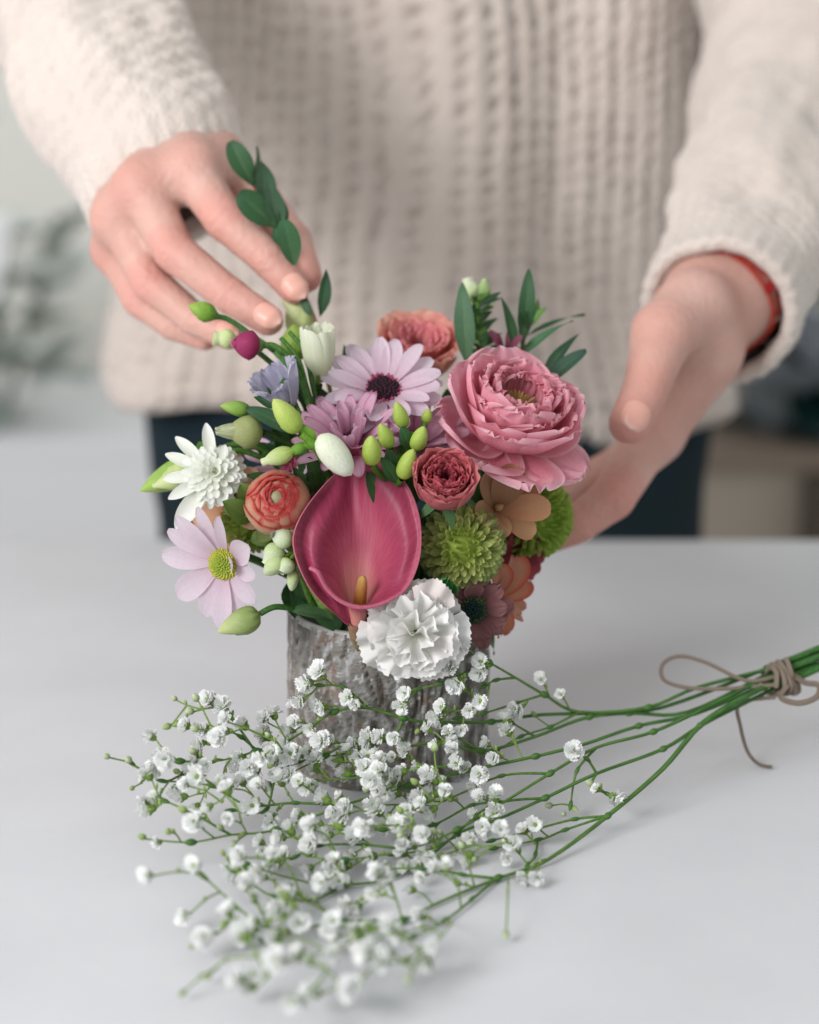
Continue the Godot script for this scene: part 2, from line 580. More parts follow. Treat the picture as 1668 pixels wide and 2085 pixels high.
	for k in 6:
		var bm := mat("plank_%d" % (k % 3), 0.8, 0.0, (brown[k % 3] as Color).linear_to_srgb())
		part(crate, "plank", box(Vector3(0.62, 0.095, 0.02)), bm, Vector3(0, 0.06 + 0.105 * k, 0.19))
	for s in [-1, 1]:
		part(crate, "post", box(Vector3(0.04, 0.63, 0.04)), mat("post", 0.8, 0.0, Color(0.36, 0.32, 0.29)), Vector3(0.2 * s + 0.06, 0.315, 0.222))
	part(crate, "lid", box(Vector3(0.64, 0.02, 0.42)), mat("lid", 0.8, 0.0, Color(0.56, 0.50, 0.45)), Vector3(0, 0.645, 0))
	var bucket := thing("flower_bucket", "blurred bucket of dark teal leaves and lilac blossom behind the right sleeve", "flower bucket", Vector3(0.47, -0.125, -1.30))
	part(bucket, "bucket", lathe(PackedVector2Array([Vector2(0.0, 0.0), Vector2(0.07, 0.0), Vector2(0.085, 0.11), Vector2(0.09, 0.112), Vector2(0.082, 0.10)]), lin(0.55, 0.58, 0.60), lin(0.6, 0.63, 0.65), 24), mat("zinc", 0.5))
	var dl := []
	for k in 4: dl.append(petal({"L": 0.10, "W": 0.06, "e0": 40, "e1": -35, "um": 0.45, "tp": 0.7, "nu": 6, "nv": 4, "c0": [lin(0.10, 0.22, 0.25), lin(0.07, 0.16, 0.20), lin(0.22, 0.32, 0.34), lin(0.08, 0.20, 0.20)][k]}))
	for j in 130:
		var a := rng.randf() * TAU
		var h := rng.randf()
		part(bucket, "leaf", dl[j % 4], M.leaf, Vector3(cos(a) * 0.09 * (0.4 + h), -0.05 + 0.42 * h, sin(a) * 0.09 * (0.4 + h)), Basis(Vector3.UP, -a) * Basis(Vector3(0, 0, 1), rng.randf_range(-0.7, 0.6)))
	for q in [[0.05, 0.22, 0.12, 0], [0.09, 0.19, 0.11, 0], [-0.06, 0.13, 0.13, 1], [-0.02, 0.11, 0.14, 1], [-0.09, 0.09, 0.12, 1]]:
		var c: Color = [lin(0.78, 0.66, 0.76), lin(0.72, 0.74, 0.78)][q[3]]
		var bl := part(bucket, "blossom", bud(0.06, 0.035, c * 0.8, c, 4, 1.0), M.petal, Vector3(q[0], q[1], q[2]), facing(Vector3(0.1, 0.6, 0.8)))
		bl.set_meta("label", ["lilac blossom", "pale grey white blossom"][q[3]])

	# the window that lights the table, out of the picture at the left
	var win := thing("window", "bright window beside the table at the left", "window", Vector3(-1.171, 0.50, 1.162), Basis(Vector3.UP, 0.70))
	var pane := plain("window_glow", Color(0.9, 0.95, 1.0), 0.3)
	pane.emission_enabled = true
	pane.emission = Color(0.93, 0.965, 1.0)
	pane.emission_energy_multiplier = 1.2
	part(win, "pane", box(Vector3(0.01, 0.9, 0.9)), pane, Vector3(0, 0.45, 0))
	for s in [-1, 1]:
		part(win, "frame", box(Vector3(0.05, 1.0, 0.05)), plain("window_frame", Color(0.85, 0.85, 0.85)), Vector3(0.0, 0.45, 0.475 * s))
		part(win, "frame", box(Vector3(0.05, 0.05, 0.9)), plain("window_frame", Color(0.85, 0.85, 0.85)), Vector3(0.0, 0.45 + 0.475 * s, 0))

# ---------------------------------------------------------------- the person
func build_person() -> void:
	var who := thing("person", "person in a cream knitted jumper and dark trousers arranging the flowers", "person", Vector3(0, 0, -0.52))
	var inv := who.transform.affine_inverse()
	var off := -who.position
	# torso
	var pts := PackedVector3Array()
	var cols := PackedColorArray()
	var nu := 210
	var nv := 240
	for i in nu + 1:
		var h := float(i) / nu
		for j in nv + 1:
			var q := float(j) / nv
			# more samples on the front (towards the table)
			var ang := PI * 0.5 + signf(q - 0.5) * PI * pow(absf(q - 0.5) * 2.0, 1.35)
			var cx := cos(ang)
			var sz := sin(ang)
			var front := smoothstep(-0.2, 0.6, sz)
			var hem := 0.060 - 0.016 * cx + 0.006 * sin(cx * 9.0) + 0.012 * (1.0 - front)
			var y := lerpf(hem, 0.66, h)
			var wd := 0.205 - 0.012 * smoothstep(0.0, 0.5, h) + 0.022 * (1.0 - smoothstep(0.0, 0.16, h))
			var dp := 0.125 + 0.014 * smoothstep(0.05, 0.35, h)
			var close := 1.0 - pow(smoothstep(0.86, 1.0, h), 2.0) * 0.75
			wd *= close; dp *= close
			var ex := 0.8
			var p := Vector3(signf(cx) * pow(absf(cx), ex) * wd + 0.005, y, signf(sz) * pow(absf(sz), ex) * dp)
			var dir := Vector3(cx * dp, 0, sz * wd).normalized()
			# drape: broad soft folds hanging from the chest
			var s := p.x
			var fold := 0.016 * sin(s * 31.0 + 0.6 + 2.0 * h) + 0.007 * sin(s * 57.0 - 1.0 + 1.4 * h) + 0.010 * noise.get_noise_2d(s * 900.0, y * 140.0)
			fold *= 0.75 * front
			# stitches: ribs with an eyelet between each two
			var arc := (ang - PI * 0.5) * 0.20
			var cu := arc / 0.0158 + 0.45 * noise.get_noise_2d(s * 260.0, y * 330.0) + 0.12 * noise.get_noise_2d(s * 1500.0, y * 1500.0)
			var rv := y / 0.0128 + (0.12 if int(floorf(cu)) % 2 == 0 else 0.0) + 0.9 * noise.get_noise_2d(s * 420.0 + floorf(cu) * 31.0, y * 420.0)
			var fu := cu - floorf(cu) - 0.5
			var fv := rv - floorf(rv) - 0.5
			var hole := exp(-(pow(absf(fu) - 0.5, 2.0) / 0.035 + fv * fv / 0.07))
			var rib := 0.0024 * cos(fu * TAU * 0.5) - 0.0085 * hole * (0.75 + 0.6 * fine.get_noise_2d(floorf(cu) * 47.0, floorf(rv) * 61.0)) + 0.0012 * fine.get_noise_2d(s * 9000.0, y * 9000.0)
			var roll := -0.006 * (1.0 - smoothstep(0.0, 0.012, h)) 
			p += dir * (fold + rib + roll)
			pts.append(p)
			cols.append(wool(p))
	# turn the hem under
	var body := part(who, "jumper", grid(pts, cols, nu, nv, true), M.wool)
	fuzz(body, 9000)

	# sleeves
	for side in 2:
		var road: Array
		var rr: Array
		if side == 0:
			road = [Vector3(-0.117, 0.238, -0.128), Vector3(-0.1248, 0.2543, -0.142), Vector3(-0.1401, 0.2754, -0.168), Vector3(-0.1606, 0.3069, -0.205), Vector3(-0.1871, 0.3505, -0.255), Vector3(-0.2181, 0.4242, -0.36), Vector3(-0.19, 0.56, -0.50)]
			rr = [0.0405, 0.0435, 0.0465, 0.051, 0.057, 0.062, 0.062]
		else:
			road = [Vector3(0.1526, 0.182, -0.124), Vector3(0.1618, 0.1886, -0.15), Vector3(0.1755, 0.2032, -0.19), Vector3(0.1988, 0.2408, -0.255), Vector3(0.2252, 0.2985, -0.33), Vector3(0.2395, 0.3844, -0.42), Vector3(0.18, 0.56, -0.50)]
			rr = [0.0385, 0.0405, 0.0425, 0.047, 0.054, 0.060, 0.062]
		var per := 26
		var q := []
		for v in road: q.append(v + off)
		var outer := path(q, per)
		var line := PackedVector3Array()
		var radii := PackedFloat32Array()
		# inside of the cuff first, then round its edge and up the arm
		var dir0 := (outer[0] - outer[3]).normalized()
		for k in 9:
			line.append(outer[8 - k] - dir0 * 0.0005)
			radii.append(float(rr[0]) - 0.007)
		for k in 7:
			var a := PI * k / 6.0
			line.append(outer[0] + dir0 * 0.0045 * sin(a))
			radii.append(float(rr[0]) - 0.0035 - 0.0035 * cos(a))
		for i in outer.size():
			if i == 0: continue
			var f := float(i) / per
			var k0 := mini(int(f), rr.size() - 2)
			line.append(outer[i])
			radii.append(lerpf(rr[k0], rr[k0 + 1], f - k0))
		var mesh := sleeve(line, radii, dir0, 16, 110, 0.012, 3.0 + side * 5.0)
		var sl := part(who, "sleeve", mesh, M.wool)
		fuzz(sl, 9000)
		sl.set_meta("label", ["light sleeve over the hand that holds the green sprig", "sleeve over the hand with the red string"][side])

	# trousers
	var tp := PackedVector3Array()
	var tc := PackedColorArray()
	for i in 41:
		var h := i / 40.0
		for j in 65:
			var a := TAU * j / 64.0
			var cx := cos(a)
			var sz := sin(a)
			var y := lerpf(-0.16, 0.085, h)
			var w := 0.205 + 0.003 * sin(y * 30.0)
			var p := Vector3(signf(cx) * pow(absf(cx), 0.8) * w + 0.014, y, signf(sz) * pow(absf(sz), 0.8) * 0.106)
			p += Vector3(cx, 0, sz) * 0.006 * noise.get_noise_3dv(p * 400.0)
			tp.append(p)
			var t := 0.5 + 0.5 * noise.get_noise_3dv(p * 300.0)
			tc.append(lin(0.075, 0.125, 0.15).lerp(lin(0.12, 0.185, 0.21), t))
	part(who, "trousers", grid(tp, tc, 40, 64, true), M.denim)

	# hand with the sprig (left in the picture)
	var g := {}
	for e in [["w0", Vector3(-0.161, 0.3169, -0.225)], ["w1", Vector3(-0.1317, 0.2747, -0.165)], ["w2", Vector3(-0.1188, 0.2689, -0.15)], ["w3", Vector3(-0.1409, 0.2617, -0.16)],
		["im", Vector3(-0.1004, 0.252, -0.088)], ["ip", Vector3(-0.0835, 0.2323, -0.064)], ["id", Vector3(-0.0629, 0.2155, -0.052)], ["it", Vector3(-0.0515, 0.2034, -0.046)],
		["mm", Vector3(-0.1232, 0.2444, -0.086)], ["mp", Vector3(-0.1066, 0.2183, -0.062)], ["md", Vector3(-0.0798, 0.2004, -0.045)], ["mt", Vector3(-0.0626, 0.191, -0.036)],
		["rm", Vector3(-0.1356, 0.231, -0.092)], ["rp", Vector3(-0.1191, 0.2026, -0.072)], ["rd", Vector3(-0.0981, 0.1879, -0.059)], ["rt", Vector3(-0.0819, 0.1819, -0.05)],
		["pm", Vector3(-0.1406, 0.2145, -0.104)], ["pp", Vector3(-0.1271, 0.1927, -0.086)], ["pd", Vector3(-0.1101, 0.1824, -0.074)], ["pt", Vector3(-0.0945, 0.1774, -0.068)],
		["tc", Vector3(-0.0958, 0.2542, -0.125)], ["tm", Vector3(-0.0743, 0.2394, -0.105)], ["ti", Vector3(-0.0549, 0.2211, -0.078)], ["tt", Vector3(-0.0471, 0.2077, -0.058)]]:
		g[e[0]] = (e[1] as Vector3) + off
	var bones := [
		[g.w0, 0.0235, g.w1, 0.0225, 0.012], [g.w1, 0.022, g.w2, 0.0175, 0.012], [g.w1, 0.021, g.w3, 0.017, 0.012],
		[g.w2, 0.0155, g.im, 0.0125, 0.012], [g.w2, 0.0150, g.mm, 0.0130, 0.010], [g.w3, 0.0150, g.rm, 0.0120, 0.010], [g.w3, 0.0140, g.pm, 0.0104, 0.010],
		[g.im, 0.0110, g.mm, 0.0112, 0.008], [g.mm, 0.0110, g.rm, 0.0108, 0.008], [g.rm, 0.0100, g.pm, 0.0092, 0.007],
		[g.w2, 0.0165, g.tc, 0.0150, 0.012], [g.tc, 0.0150, g.tm, 0.0118, 0.008], [g.tc, 0.0120, g.im, 0.0100, 0.010],
		[g.im, 0.0113, g.ip, 0.0093, 0.005], [g.ip, 0.0095, g.id, 0.0080, 0.0025], [g.id, 0.0080, g.it, 0.0070, 0.0025],
		[g.mm, 0.0113, g.mp, 0.0093, 0.004], [g.mp, 0.0095, g.md, 0.0080, 0.0022], [g.md, 0.0080, g.mt, 0.0071, 0.0022],
		[g.rm, 0.0111, g.rp, 0.0090, 0.0045], [g.rp, 0.0090, g.rd, 0.0075, 0.0022], [g.rd, 0.0075, g.rt, 0.0066, 0.0022],
		[g.pm, 0.0101, g.pp, 0.0078, 0.0045], [g.pp, 0.0078, g.pd, 0.0066, 0.0022], [g.pd, 0.0066, g.pt, 0.0057, 0.0022],
		[g.tm, 0.0118, g.ti, 0.0096, 0.004], [g.ti, 0.0096, g.tt, 0.0078, 0.002]]
	var red := [[g.im, 0.013, 0.5], [g.mm, 0.014, 0.6], [g.rm, 0.012, 0.4], [g.pm, 0.013, 0.6], [g.ip, 0.012, 0.7], [g.mp, 0.011, 0.8], [g.rp, 0.011, 0.8], [g.pp, 0.010, 0.6], [g.id, 0.010, 0.35], [g.md, 0.011, 0.5], [g.it, 0.012, 0.6], [g.mt, 0.012, 0.6], [g.rt, 0.010, 0.4], [g.pt, 0.009, 0.4], [g.tt, 0.013, 0.6]]
	var hand := part(who, "hand", capsules(bones, 0.0016, skin_of(red), creases(g, [["im", "ip", "id", "it"], ["mm", "mp", "md", "mt"], ["rm", "rp", "rd", "rt"], ["pm", "pp", "pd", "pt"]])), M.skin)
	hand.set_meta("label", "hand pinching the green sprig")
	var to_cam := Vector3(0, 0.25, 0.95)
	nail(hand, g.it, g.id, to_cam + Vector3(0.15, 0.1, 0), 0.0074, 0.0126, 0.0138, M.nail, 0.0004)
	nail(hand, g.mt, g.md, to_cam + Vector3(0.05, 0.35, 0), 0.0075, 0.0128, 0.0142, M.nail, 0.0004)
	nail(hand, g.pt, g.pd, to_cam + Vector3(0.1, 0.6, 0), 0.0061, 0.0096, 0.0105, M.nail, 0.0004)
	nail(hand, g.rt, g.rd, to_cam + Vector3(0.1, 0.6, 0), 0.0070, 0.0108, 0.0118, M.nail, 0.0004)

	# the hand round the posy (right in the picture)
	var k := {}
	for e in [["f0", Vector3(0.1911, 0.2159, -0.215)], ["w1", Vector3(0.1623, 0.191, -0.14)], ["w2", Vector3(0.1482, 0.1911, -0.135)], ["h1", Vector3(0.1408, 0.1654, -0.105)],
		["tc", Vector3(0.1357, 0.1863, -0.098)], ["tm", Vector3(0.1174, 0.1794, -0.07)], ["ti", Vector3(0.1069, 0.1568, -0.046)], ["tt", Vector3(0.0985, 0.1448, -0.034)],
		["im", Vector3(0.1147, 0.1262, -0.086)], ["ip", Vector3(0.0948, 0.105, -0.055)], ["id", Vector3(0.0779, 0.0939, -0.048)], ["it", Vector3(0.0601, 0.0868, -0.046)],
		["mm", Vector3(0.1215, 0.1242, -0.104)], ["mp", Vector3(0.096, 0.1048, -0.082)], ["md", Vector3(0.0777, 0.0959, -0.074)], ["mt", Vector3(0.0611, 0.0893, -0.07)],
		["rm", Vector3(0.125, 0.1215, -0.122)], ["rp", Vector3(0.1013, 0.1051, -0.108)], ["rd", Vector3(0.0801, 0.0966, -0.1)], ["rt", Vector3(0.066, 0.0904, -0.095)],
		["pm", Vector3(0.126, 0.1204, -0.136)], ["pp", Vector3(0.1058, 0.1039, -0.13)], ["pd", Vector3(0.0861, 0.0959, -0.125)], ["pt", Vector3(0.0746, 0.0915, -0.12)]]:
		k[e[0]] = (e[1] as Vector3) + off
	bones = [
		[k.f0, 0.0265, k.w1, 0.0240, 0.012], [k.w1, 0.0225, k.w2, 0.0200, 0.012], [k.w1, 0.0215, k.h1, 0.0175, 0.012], [k.w2, 0.0200, k.tc, 0.0165, 0.012],
		[k.tc, 0.0168, k.tm, 0.0146, 0.010], [k.tc, 0.0140, k.h1, 0.0130, 0.008],
		[k.h1, 0.0175, k.im, 0.0130, 0.010], [k.h1, 0.0165, k.mm, 0.0130, 0.010], [k.w1, 0.0160, k.rm, 0.0120, 0.010], [k.w1, 0.0150, k.pm, 0.0105, 0.008],
		[k.im, 0.0120, k.pm, 0.0105, 0.010],
		[k.tm, 0.0142, k.ti, 0.0104, 0.004], [k.ti, 0.0106, k.tt, 0.0094, 0.002],
		[k.im, 0.0125, k.ip, 0.0105, 0.005], [k.ip, 0.0105, k.id, 0.0090, 0.002], [k.id, 0.0090, k.it, 0.0078, 0.002],
		[k.mm, 0.0125, k.mp, 0.0102, 0.004], [k.mp, 0.0102, k.md, 0.0088, 0.002], [k.md, 0.0088, k.mt, 0.0077, 0.002],
		[k.rm, 0.0118, k.rp, 0.0096, 0.004], [k.rp, 0.0096, k.rd, 0.0083, 0.002], [k.rd, 0.0083, k.rt, 0.0073, 0.002],
		[k.pm, 0.0106, k.pp, 0.0085, 0.004], [k.pp, 0.0085, k.pd, 0.0073, 0.002], [k.pd, 0.0073, k.pt, 0.0064, 0.002]]
	red = [[k.ti, 0.012, 0.5], [k.tt, 0.013, 0.8], [k.ip, 0.014, 0.8], [k.im, 0.013, 0.4], [k.mp, 0.013, 0.6], [k.tm, 0.013, 0.4], [k.it, 0.02, 0.7], [k.id, 0.014, 0.6], [k.rp, 0.012, 0.5]]
	hand = part(who, "hand", capsules(bones, 0.0017, skin_of(red), creases(k, [["im", "ip", "id", "it"], ["tc", "tm", "ti", "tt"]])), M.skin)
	hand.set_meta("label", "hand cupped round the posy, red string at its wrist")
	nail(hand, (k.tt as Vector3).lerp(k.ti, 0.10), k.ti, Vector3(0.10, 0.3, 0.95), 0.0094, 0.0146, 0.0160, M.nail, 0.0006)

	# red string round the wrist
	var c: Vector3 = (k.w1 as Vector3).lerp(k.w2, 0.45)
	var ax: Vector3 = ((k.f0 as Vector3) - k.w1).normalized()
	c += ax * 0.001
	var ux: Vector3 = (Vector3(1, 0, 0) - ax * ax.x).normalized()
	var uy: Vector3 = ax.cross(ux)
	var knot := Vector3.ZERO
	for s in 2:
		var loop := []
		for j in 41:
			var a := TAU * j / 40.0
			var mid: Vector3 = c + ax * (-0.0145 + 0.0034 * s + 0.0012 * sin(a * 3.0 + s))
			var dir := ux * cos(a) + uy * sin(a)
			var r := 0.06
			while r > 0.01 and gap(bones, mid + dir * r) > 0.0009: r -= 0.0004
			loop.append(mid + dir * r)
			if j == 37 and s == 0: knot = loop[j]
		var st := part(who, "bracelet", tube(path(loop, 2), 0.00105, 0.00105, lin(0.97, 0.36, 0.28), lin(0.97, 0.36, 0.28), 6), M.twine)
		st.set_meta("label", "red string round the wrist")
	part(who, "bracelet_knot", bud(0.006, 0.0026, lin(0.78, 0.15, 0.15), lin(0.84, 0.2, 0.2), 2, 1.0), M.twine, knot, facing(ux + Vector3(0, 0, 0.6)))

# loose fibres that stand off the wool
func fuzz(cloth: MeshInstance3D, n: int) -> void:
	var arr := (cloth.mesh as ArrayMesh).surface_get_arrays(0)
	var v: PackedVector3Array = arr[Mesh.ARRAY_VERTEX]
	var nn: PackedVector3Array = arr[Mesh.ARRAY_NORMAL]
	var wisp := tube(path([Vector3.ZERO, Vector3(0.0012, 0.0022, 0), Vector3(0.0038, 0.0030, 0.0012), Vector3(0.0062, 0.0020, 0.0030)], 2), 0.00010, 0.00006, Color(0.60, 0.53, 0.48), Color(0.60, 0.53, 0.48), 3)
	var mm := MultiMesh.new()
	mm.transform_format = MultiMesh.TRANSFORM_3D
	mm.mesh = wisp
	mm.instance_count = n
	for i in n:
		var k := rng.randi() % v.size()
		var s := rng.randf_range(0.6, 1.6)
		mm.set_instance_transform(i, Transform3D(facing(nn[k], rng.randf() * TAU).scaled(Vector3(s, s, s)), v[k]))
	var o := MultiMeshInstance3D.new()
	o.name = "wool_fuzz"
	o.multimesh = mm
	o.material_override = M.fuzzy
	cloth.add_child(o, true)
	o.set_meta("kind", "stuff")

func creases(j: Dictionary, chains: Array) -> Array:
	# where the back of a finger wrinkles: [joint, direction along the finger]
	var out := []
	for c in chains:
		out.append([j[c[1]], ((j[c[2]] as Vector3) - j[c[0]]).normalized(), 0.0005])
		out.append([j[c[2]], ((j[c[3]] as Vector3) - j[c[1]]).normalized(), 0.0004])
	return out

func skin_of(red: Array) -> Callable:
	return func(p: Vector3) -> Color:
		var n := 0.5 + 0.5 * noise.get_noise_3dv(p * 1500.0) + 0.25 * fine.get_noise_3dv(p * 3000.0)
		var c := Color(0.50, 0.265, 0.215).lerp(Color(0.575, 0.36, 0.30), n)
		var s := 0.0
		for r in red:
			var d := p.distance_to(r[0]) / (float(r[1]) * 1.35)
			if d < 1.0: s = maxf(s, float(r[2]) * (1.0 - d * d))
		return c.lerp(Color(0.58, 0.20, 0.165), s * (0.35 + 0.7 * n))

func sleeve(line: PackedVector3Array, radii: PackedFloat32Array, dir0: Vector3, inner: int, sides: int, folds: float, sd: float) -> ArrayMesh:
	var out := PackedVector3Array()
	var cols := PackedColorArray()
	var n := line.size()
	var up := Vector3(0.15, 0.95, 0.3).normalized()
	var run := 0.0
	for i in n:
		var t := -dir0
		if i > inner: t = (line[mini(i + 1, n - 1)] - line[i - 1]).normalized()
		var x := t.cross(up).normalized()
		var y := x.cross(t)
		if i > inner: run += line[i].distance_to(line[i - 1])
		for j in sides + 1:
			var a := TAU * j / sides
			var dir := x * cos(a) + y * sin(a)
			var r := radii[i]
			var q := Vector3(cos(a) * 0.75 + sd, run * 11.0, sin(a) * 0.75 - sd)
			r += folds * smoothstep(0.0, 0.07, run) * noise.get_noise_3dv(q * 75.0)
			r += 0.0012 * noise.get_noise_3dv(q * 190.0)
			if i >= inner - 4:
				var cu := a / TAU * 30.0
				var rv := run / 0.0105 + (0.5 if int(floorf(cu)) % 2 == 0 else 0.0)
				var fu := cu - floorf(cu) - 0.5
				var fv := rv - floorf(rv) - 0.5
				r += 0.0014 * cos(fu * PI) - 0.0026 * exp(-(fu * fu / 0.05 + fv * fv / 0.07)) * smoothstep(0.0, 0.03, run)
				r += 0.0006 * fine.get_noise_3dv((line[i] + dir * 0.04) * 1500.0)
			var p := line[i] + dir * r
			out.append(p)
			cols.append(wool(p))
	return grid(out, cols, n - 1, sides, true)

# ---------------------------------------------------------------- the cup
func build_cup() -> void:
	var cup := thing("bark_cup", "round cup wrapped in grey lichen-spotted tree bark", "cup", CUP)
	var H := 0.0705
	var pts := PackedVector3Array()
	var cols := PackedColorArray()
	var nu := 90
	var nv := 300
	var patch := FastNoiseLite.new()
	patch.seed = 77; patch.frequency = 0.09; patch.fractal_octaves = 4
	for i in nu + 1:
		var y := H * i / nu
		for j in nv + 1:
			var a := TAU * j / nv
			var wob := a + 0.05 * sin(y * 90.0 + a * 3.0) + 0.03 * noise.get_noise_2d(y * 900.0, cos(a) * 30.0)
			var c := Vector3(cos(wob), 0, sin(wob))
			# long fissures, and plates between them
			var f := 1.0 - absf(noise.get_noise_3d(c.x * 260.0, y * 700.0, c.z * 260.0)) * 4.0
			var fis := pow(clampf(f, 0.0, 1.0), 3.0)
			var plate := noise.get_noise_3d(c.x * 260.0, y * 2600.0, c.z * 260.0)
			var bits := fine.get_noise_3d(c.x * 300.0, y * 4200.0, c.z * 300.0)
			var r := 0.0442 - 0.0032 * fis + 0.0009 * plate + 0.0006 * bits + 0.0006 * sin(y * 45.0)
			var yy := y
			if i == nu: yy += 0.0006 * bits
			pts.append(Vector3(cos(a) * r, yy, sin(a) * r))
			var s := patch.get_noise_3d(c.x * 70.0, y * 750.0, c.z * 95.0)
			var s2 := patch.get_noise_3d(c.x * 150.0 + 40.0, y * 1900.0, c.z * 150.0)
			var col := Color(0.135, 0.120, 0.105).lerp(Color(0.22, 0.21, 0.19), clampf(0.5 + plate, 0.0, 1.0))
			col = col.lerp(Color(0.36, 0.36, 0.35), smoothstep(0.0, 0.35, s))
			col = col.lerp(Color(0.60, 0.60, 0.58), smoothstep(0.30, 0.55, s2) * 0.8)
			col = col.lerp(Color(0.23, 0.13, 0.085), smoothstep(0.12, 0.4, patch.get_noise_3d(c.x * 60.0 + 90.0, y * 1100.0, c.z * 60.0)) * 0.4)
			col = col.lerp(Color(0.05, 0.05, 0.05), smoothstep(0.25, 0.5, -s2) * 0.75)
			cols.append(col)
	part(cup, "bark", grid(pts, cols, nu, nv, true), M.bark)
	var dark := Color(0.30, 0.31, 0.31)
	part(cup, "lining", lathe(PackedVector2Array([Vector2(0.0, 0.006), Vector2(0.0395, 0.006), Vector2(0.041, 0.02), Vector2(0.0412, H - 0.002)]), dark, dark, 48), mat("lining", 0.5))
	part(cup, "rim", lathe(PackedVector2Array([Vector2(0.0412, H - 0.002), Vector2(0.0414, H + 0.0005), Vector2(0.0424, H + 0.001), Vector2(0.0436, H + 0.0004), Vector2(0.0440, H - 0.0015)]), Color(0.34, 0.34, 0.33), Color(0.30, 0.29, 0.27), 64), mat("rim", 0.4))

# ---------------------------------------------------------------- flowers
func build_calla() -> void:
	var o := thing("calla_lily", "deep rose calla lily with an orange spadix, largest bloom at the front", "calla lily", Vector3(-0.0235, 0.0762, 0.048))
	var mm := 0.000198
	# local: x right, y up, z towards the front, in picture-sized steps of 0.198 mm, from the foot of the trumpet
	var rim := [
		Vector3(-2, 2, 6), Vector3(-36, 40, 26), Vector3(-78, 92, 38), Vector3(-106, 150, 36), Vector3(-116, 202, 22), Vector3(-95, 250, -4), Vector3(-56, 292, -54), Vector3(-20, 324, -86),
		Vector3(6, 364, -108), Vector3(20, 352, -92), Vector3(44, 344, -78), Vector3(80, 326, -60), Vector3(114, 290, -40), Vector3(134, 244, -12), Vector3(139, 196, 14), Vector3(132, 150, 40), Vector3(108, 108, 66),
		Vector3(66, 86, 86), Vector3(20, 80, 96), Vector3(-20, 94, 96), Vector3(-48, 122, 92), Vector3(-62, 150, 88), Vector3(-78, 158, 82)]
	var mid := [
		Vector3(0, 20, 10), Vector3(-18, 48, 8), Vector3(-38, 80, 2), Vector3(-48, 110, -10), Vector3(-50, 134, -26), Vector3(-44, 158, -44), Vector3(-28, 178, -62), Vector3(-8, 190, -76),
		Vector3(10, 196, -84), Vector3(24, 194, -82), Vector3(40, 188, -76), Vector3(56, 176, -64), Vector3(66, 158, -48), Vector3(72, 140, -30), Vector3(74, 120, -8), Vector3(68, 102, 14), Vector3(56, 84, 32),
		Vector3(36, 64, 46), Vector3(10, 58, 52), Vector3(-14, 66, 50), Vector3(-30, 84, 44), Vector3(-40, 104, 40), Vector3(-42, 110, 34)]
	var low := []
	for k in rim.size():
		var a := -PI * 0.55 - TAU * 1.08 * k / (rim.size() - 1)
		low.append(Vector3(8 + 15 * cos(a) + 4, 6 + 2 * sin(a) * 0.4 + 4, 15 * -sin(a) * 1.0 + 4))
	var per := 4
	var rr := path(rim, per)
	var mi := path(mid, per)
	var lo := path(low, per)
	var pts := PackedVector3Array()
	var cols := PackedColorArray()
	var nu := 26
	var nv := rr.size() - 1
	var deep := Color(0.30, 0.034, 0.082)
	var rose := Color(0.435, 0.080, 0.130)
	var pale := Color(0.60, 0.24, 0.20)
	for i in nu + 1:
		var u := float(i) / nu
		for j in nv + 1:
			var g := lo[j].lerp(mi[j], u).lerp(mi[j].lerp(rr[j], u), u)
			# quadratic that passes near the throat points
			var mj := Vector3(12, 150, -16).lerp(mi[j], 0.80)
			mj.y = mi[j].y
			var b := lo[j] * (1 - u) * (1 - u) + mj * 2.0 * u * (1 - u) + rr[j] * u * u
			g = b + (mj - (lo[j] + rr[j]) * 0.5) * 0.42 * sin(PI * u)
			# pleats that run down from the tip
			g.z -= 9.0 * exp(-pow((float(j) / nv - 0.335) / 0.022, 2.0)) * smoothstep(0.35, 0.8, u) - 5.0 * exp(-pow((float(j) / nv - 0.42) / 0.035, 2.0)) * smoothstep(0.4, 0.8, u)
			# the left margin folds back on itself, the right shoulder rolls gently
			var k := float(j) / per
			var fl := smoothstep(0.6, 2.0, k) * (1.0 - smoothstep(5.2, 7.2, k))
			var fr := smoothstep(9.5, 11.5, k) * (1.0 - smoothstep(14.5, 16.5, k))
			g.z += fl * (22.0 * exp(-pow((u - 0.74) / 0.14, 2.0)) - 26.0 * smoothstep(0.78, 1.0, u)) + fr * (10.0 * exp(-pow((u - 0.80) / 0.14, 2.0)) - 16.0 * smoothstep(0.84, 1.0, u))
			# a flared margin
			g += (rr[j] - mi[j]).normalized() * 3.0 * sin(float(j) * 0.7) * pow(u, 4.0)
			pts.append(g * mm)
			var c := pale.lerp(rose, smoothstep(0.15, 0.45, u)).lerp(deep, smoothstep(0.45, 0.9, u) * 0.75)
			cols.append(c.lerp(Color(0.52, 0.14, 0.2), smoothstep(0.965, 1.0, u) * 0.8))
	# the margin rolls outwards
	var eye := Vector3(14, 150, -10)
	for i in 6:
		var a := PI * 0.85 * (i + 1) / 6.0
		for j in nv + 1:
			var t := (rr[j] - mi[j]).normalized()
			var out := (rr[j] - eye)
			out = (out - t * out.dot(t)).normalized()
			var size := 2.6 * smoothstep(0.0, 0.12, float(j) / nv) + 2.4 * smoothstep(0.6, 0.9, float(j) / nv)
			pts.append((rr[j] + (t * sin(a) + out * (1.0 - cos(a))) * size) * mm)
			cols.append(Color(0.50, 0.13, 0.19))
	nu += 6
	var sp := part(o, "spathe", grid(pts, cols, nu, nv), M.spathe)
	(sp.material_override as StandardMaterial3D).uv1_scale = Vector3(7, 0.4, 1)
	var sd := PackedVector2Array()
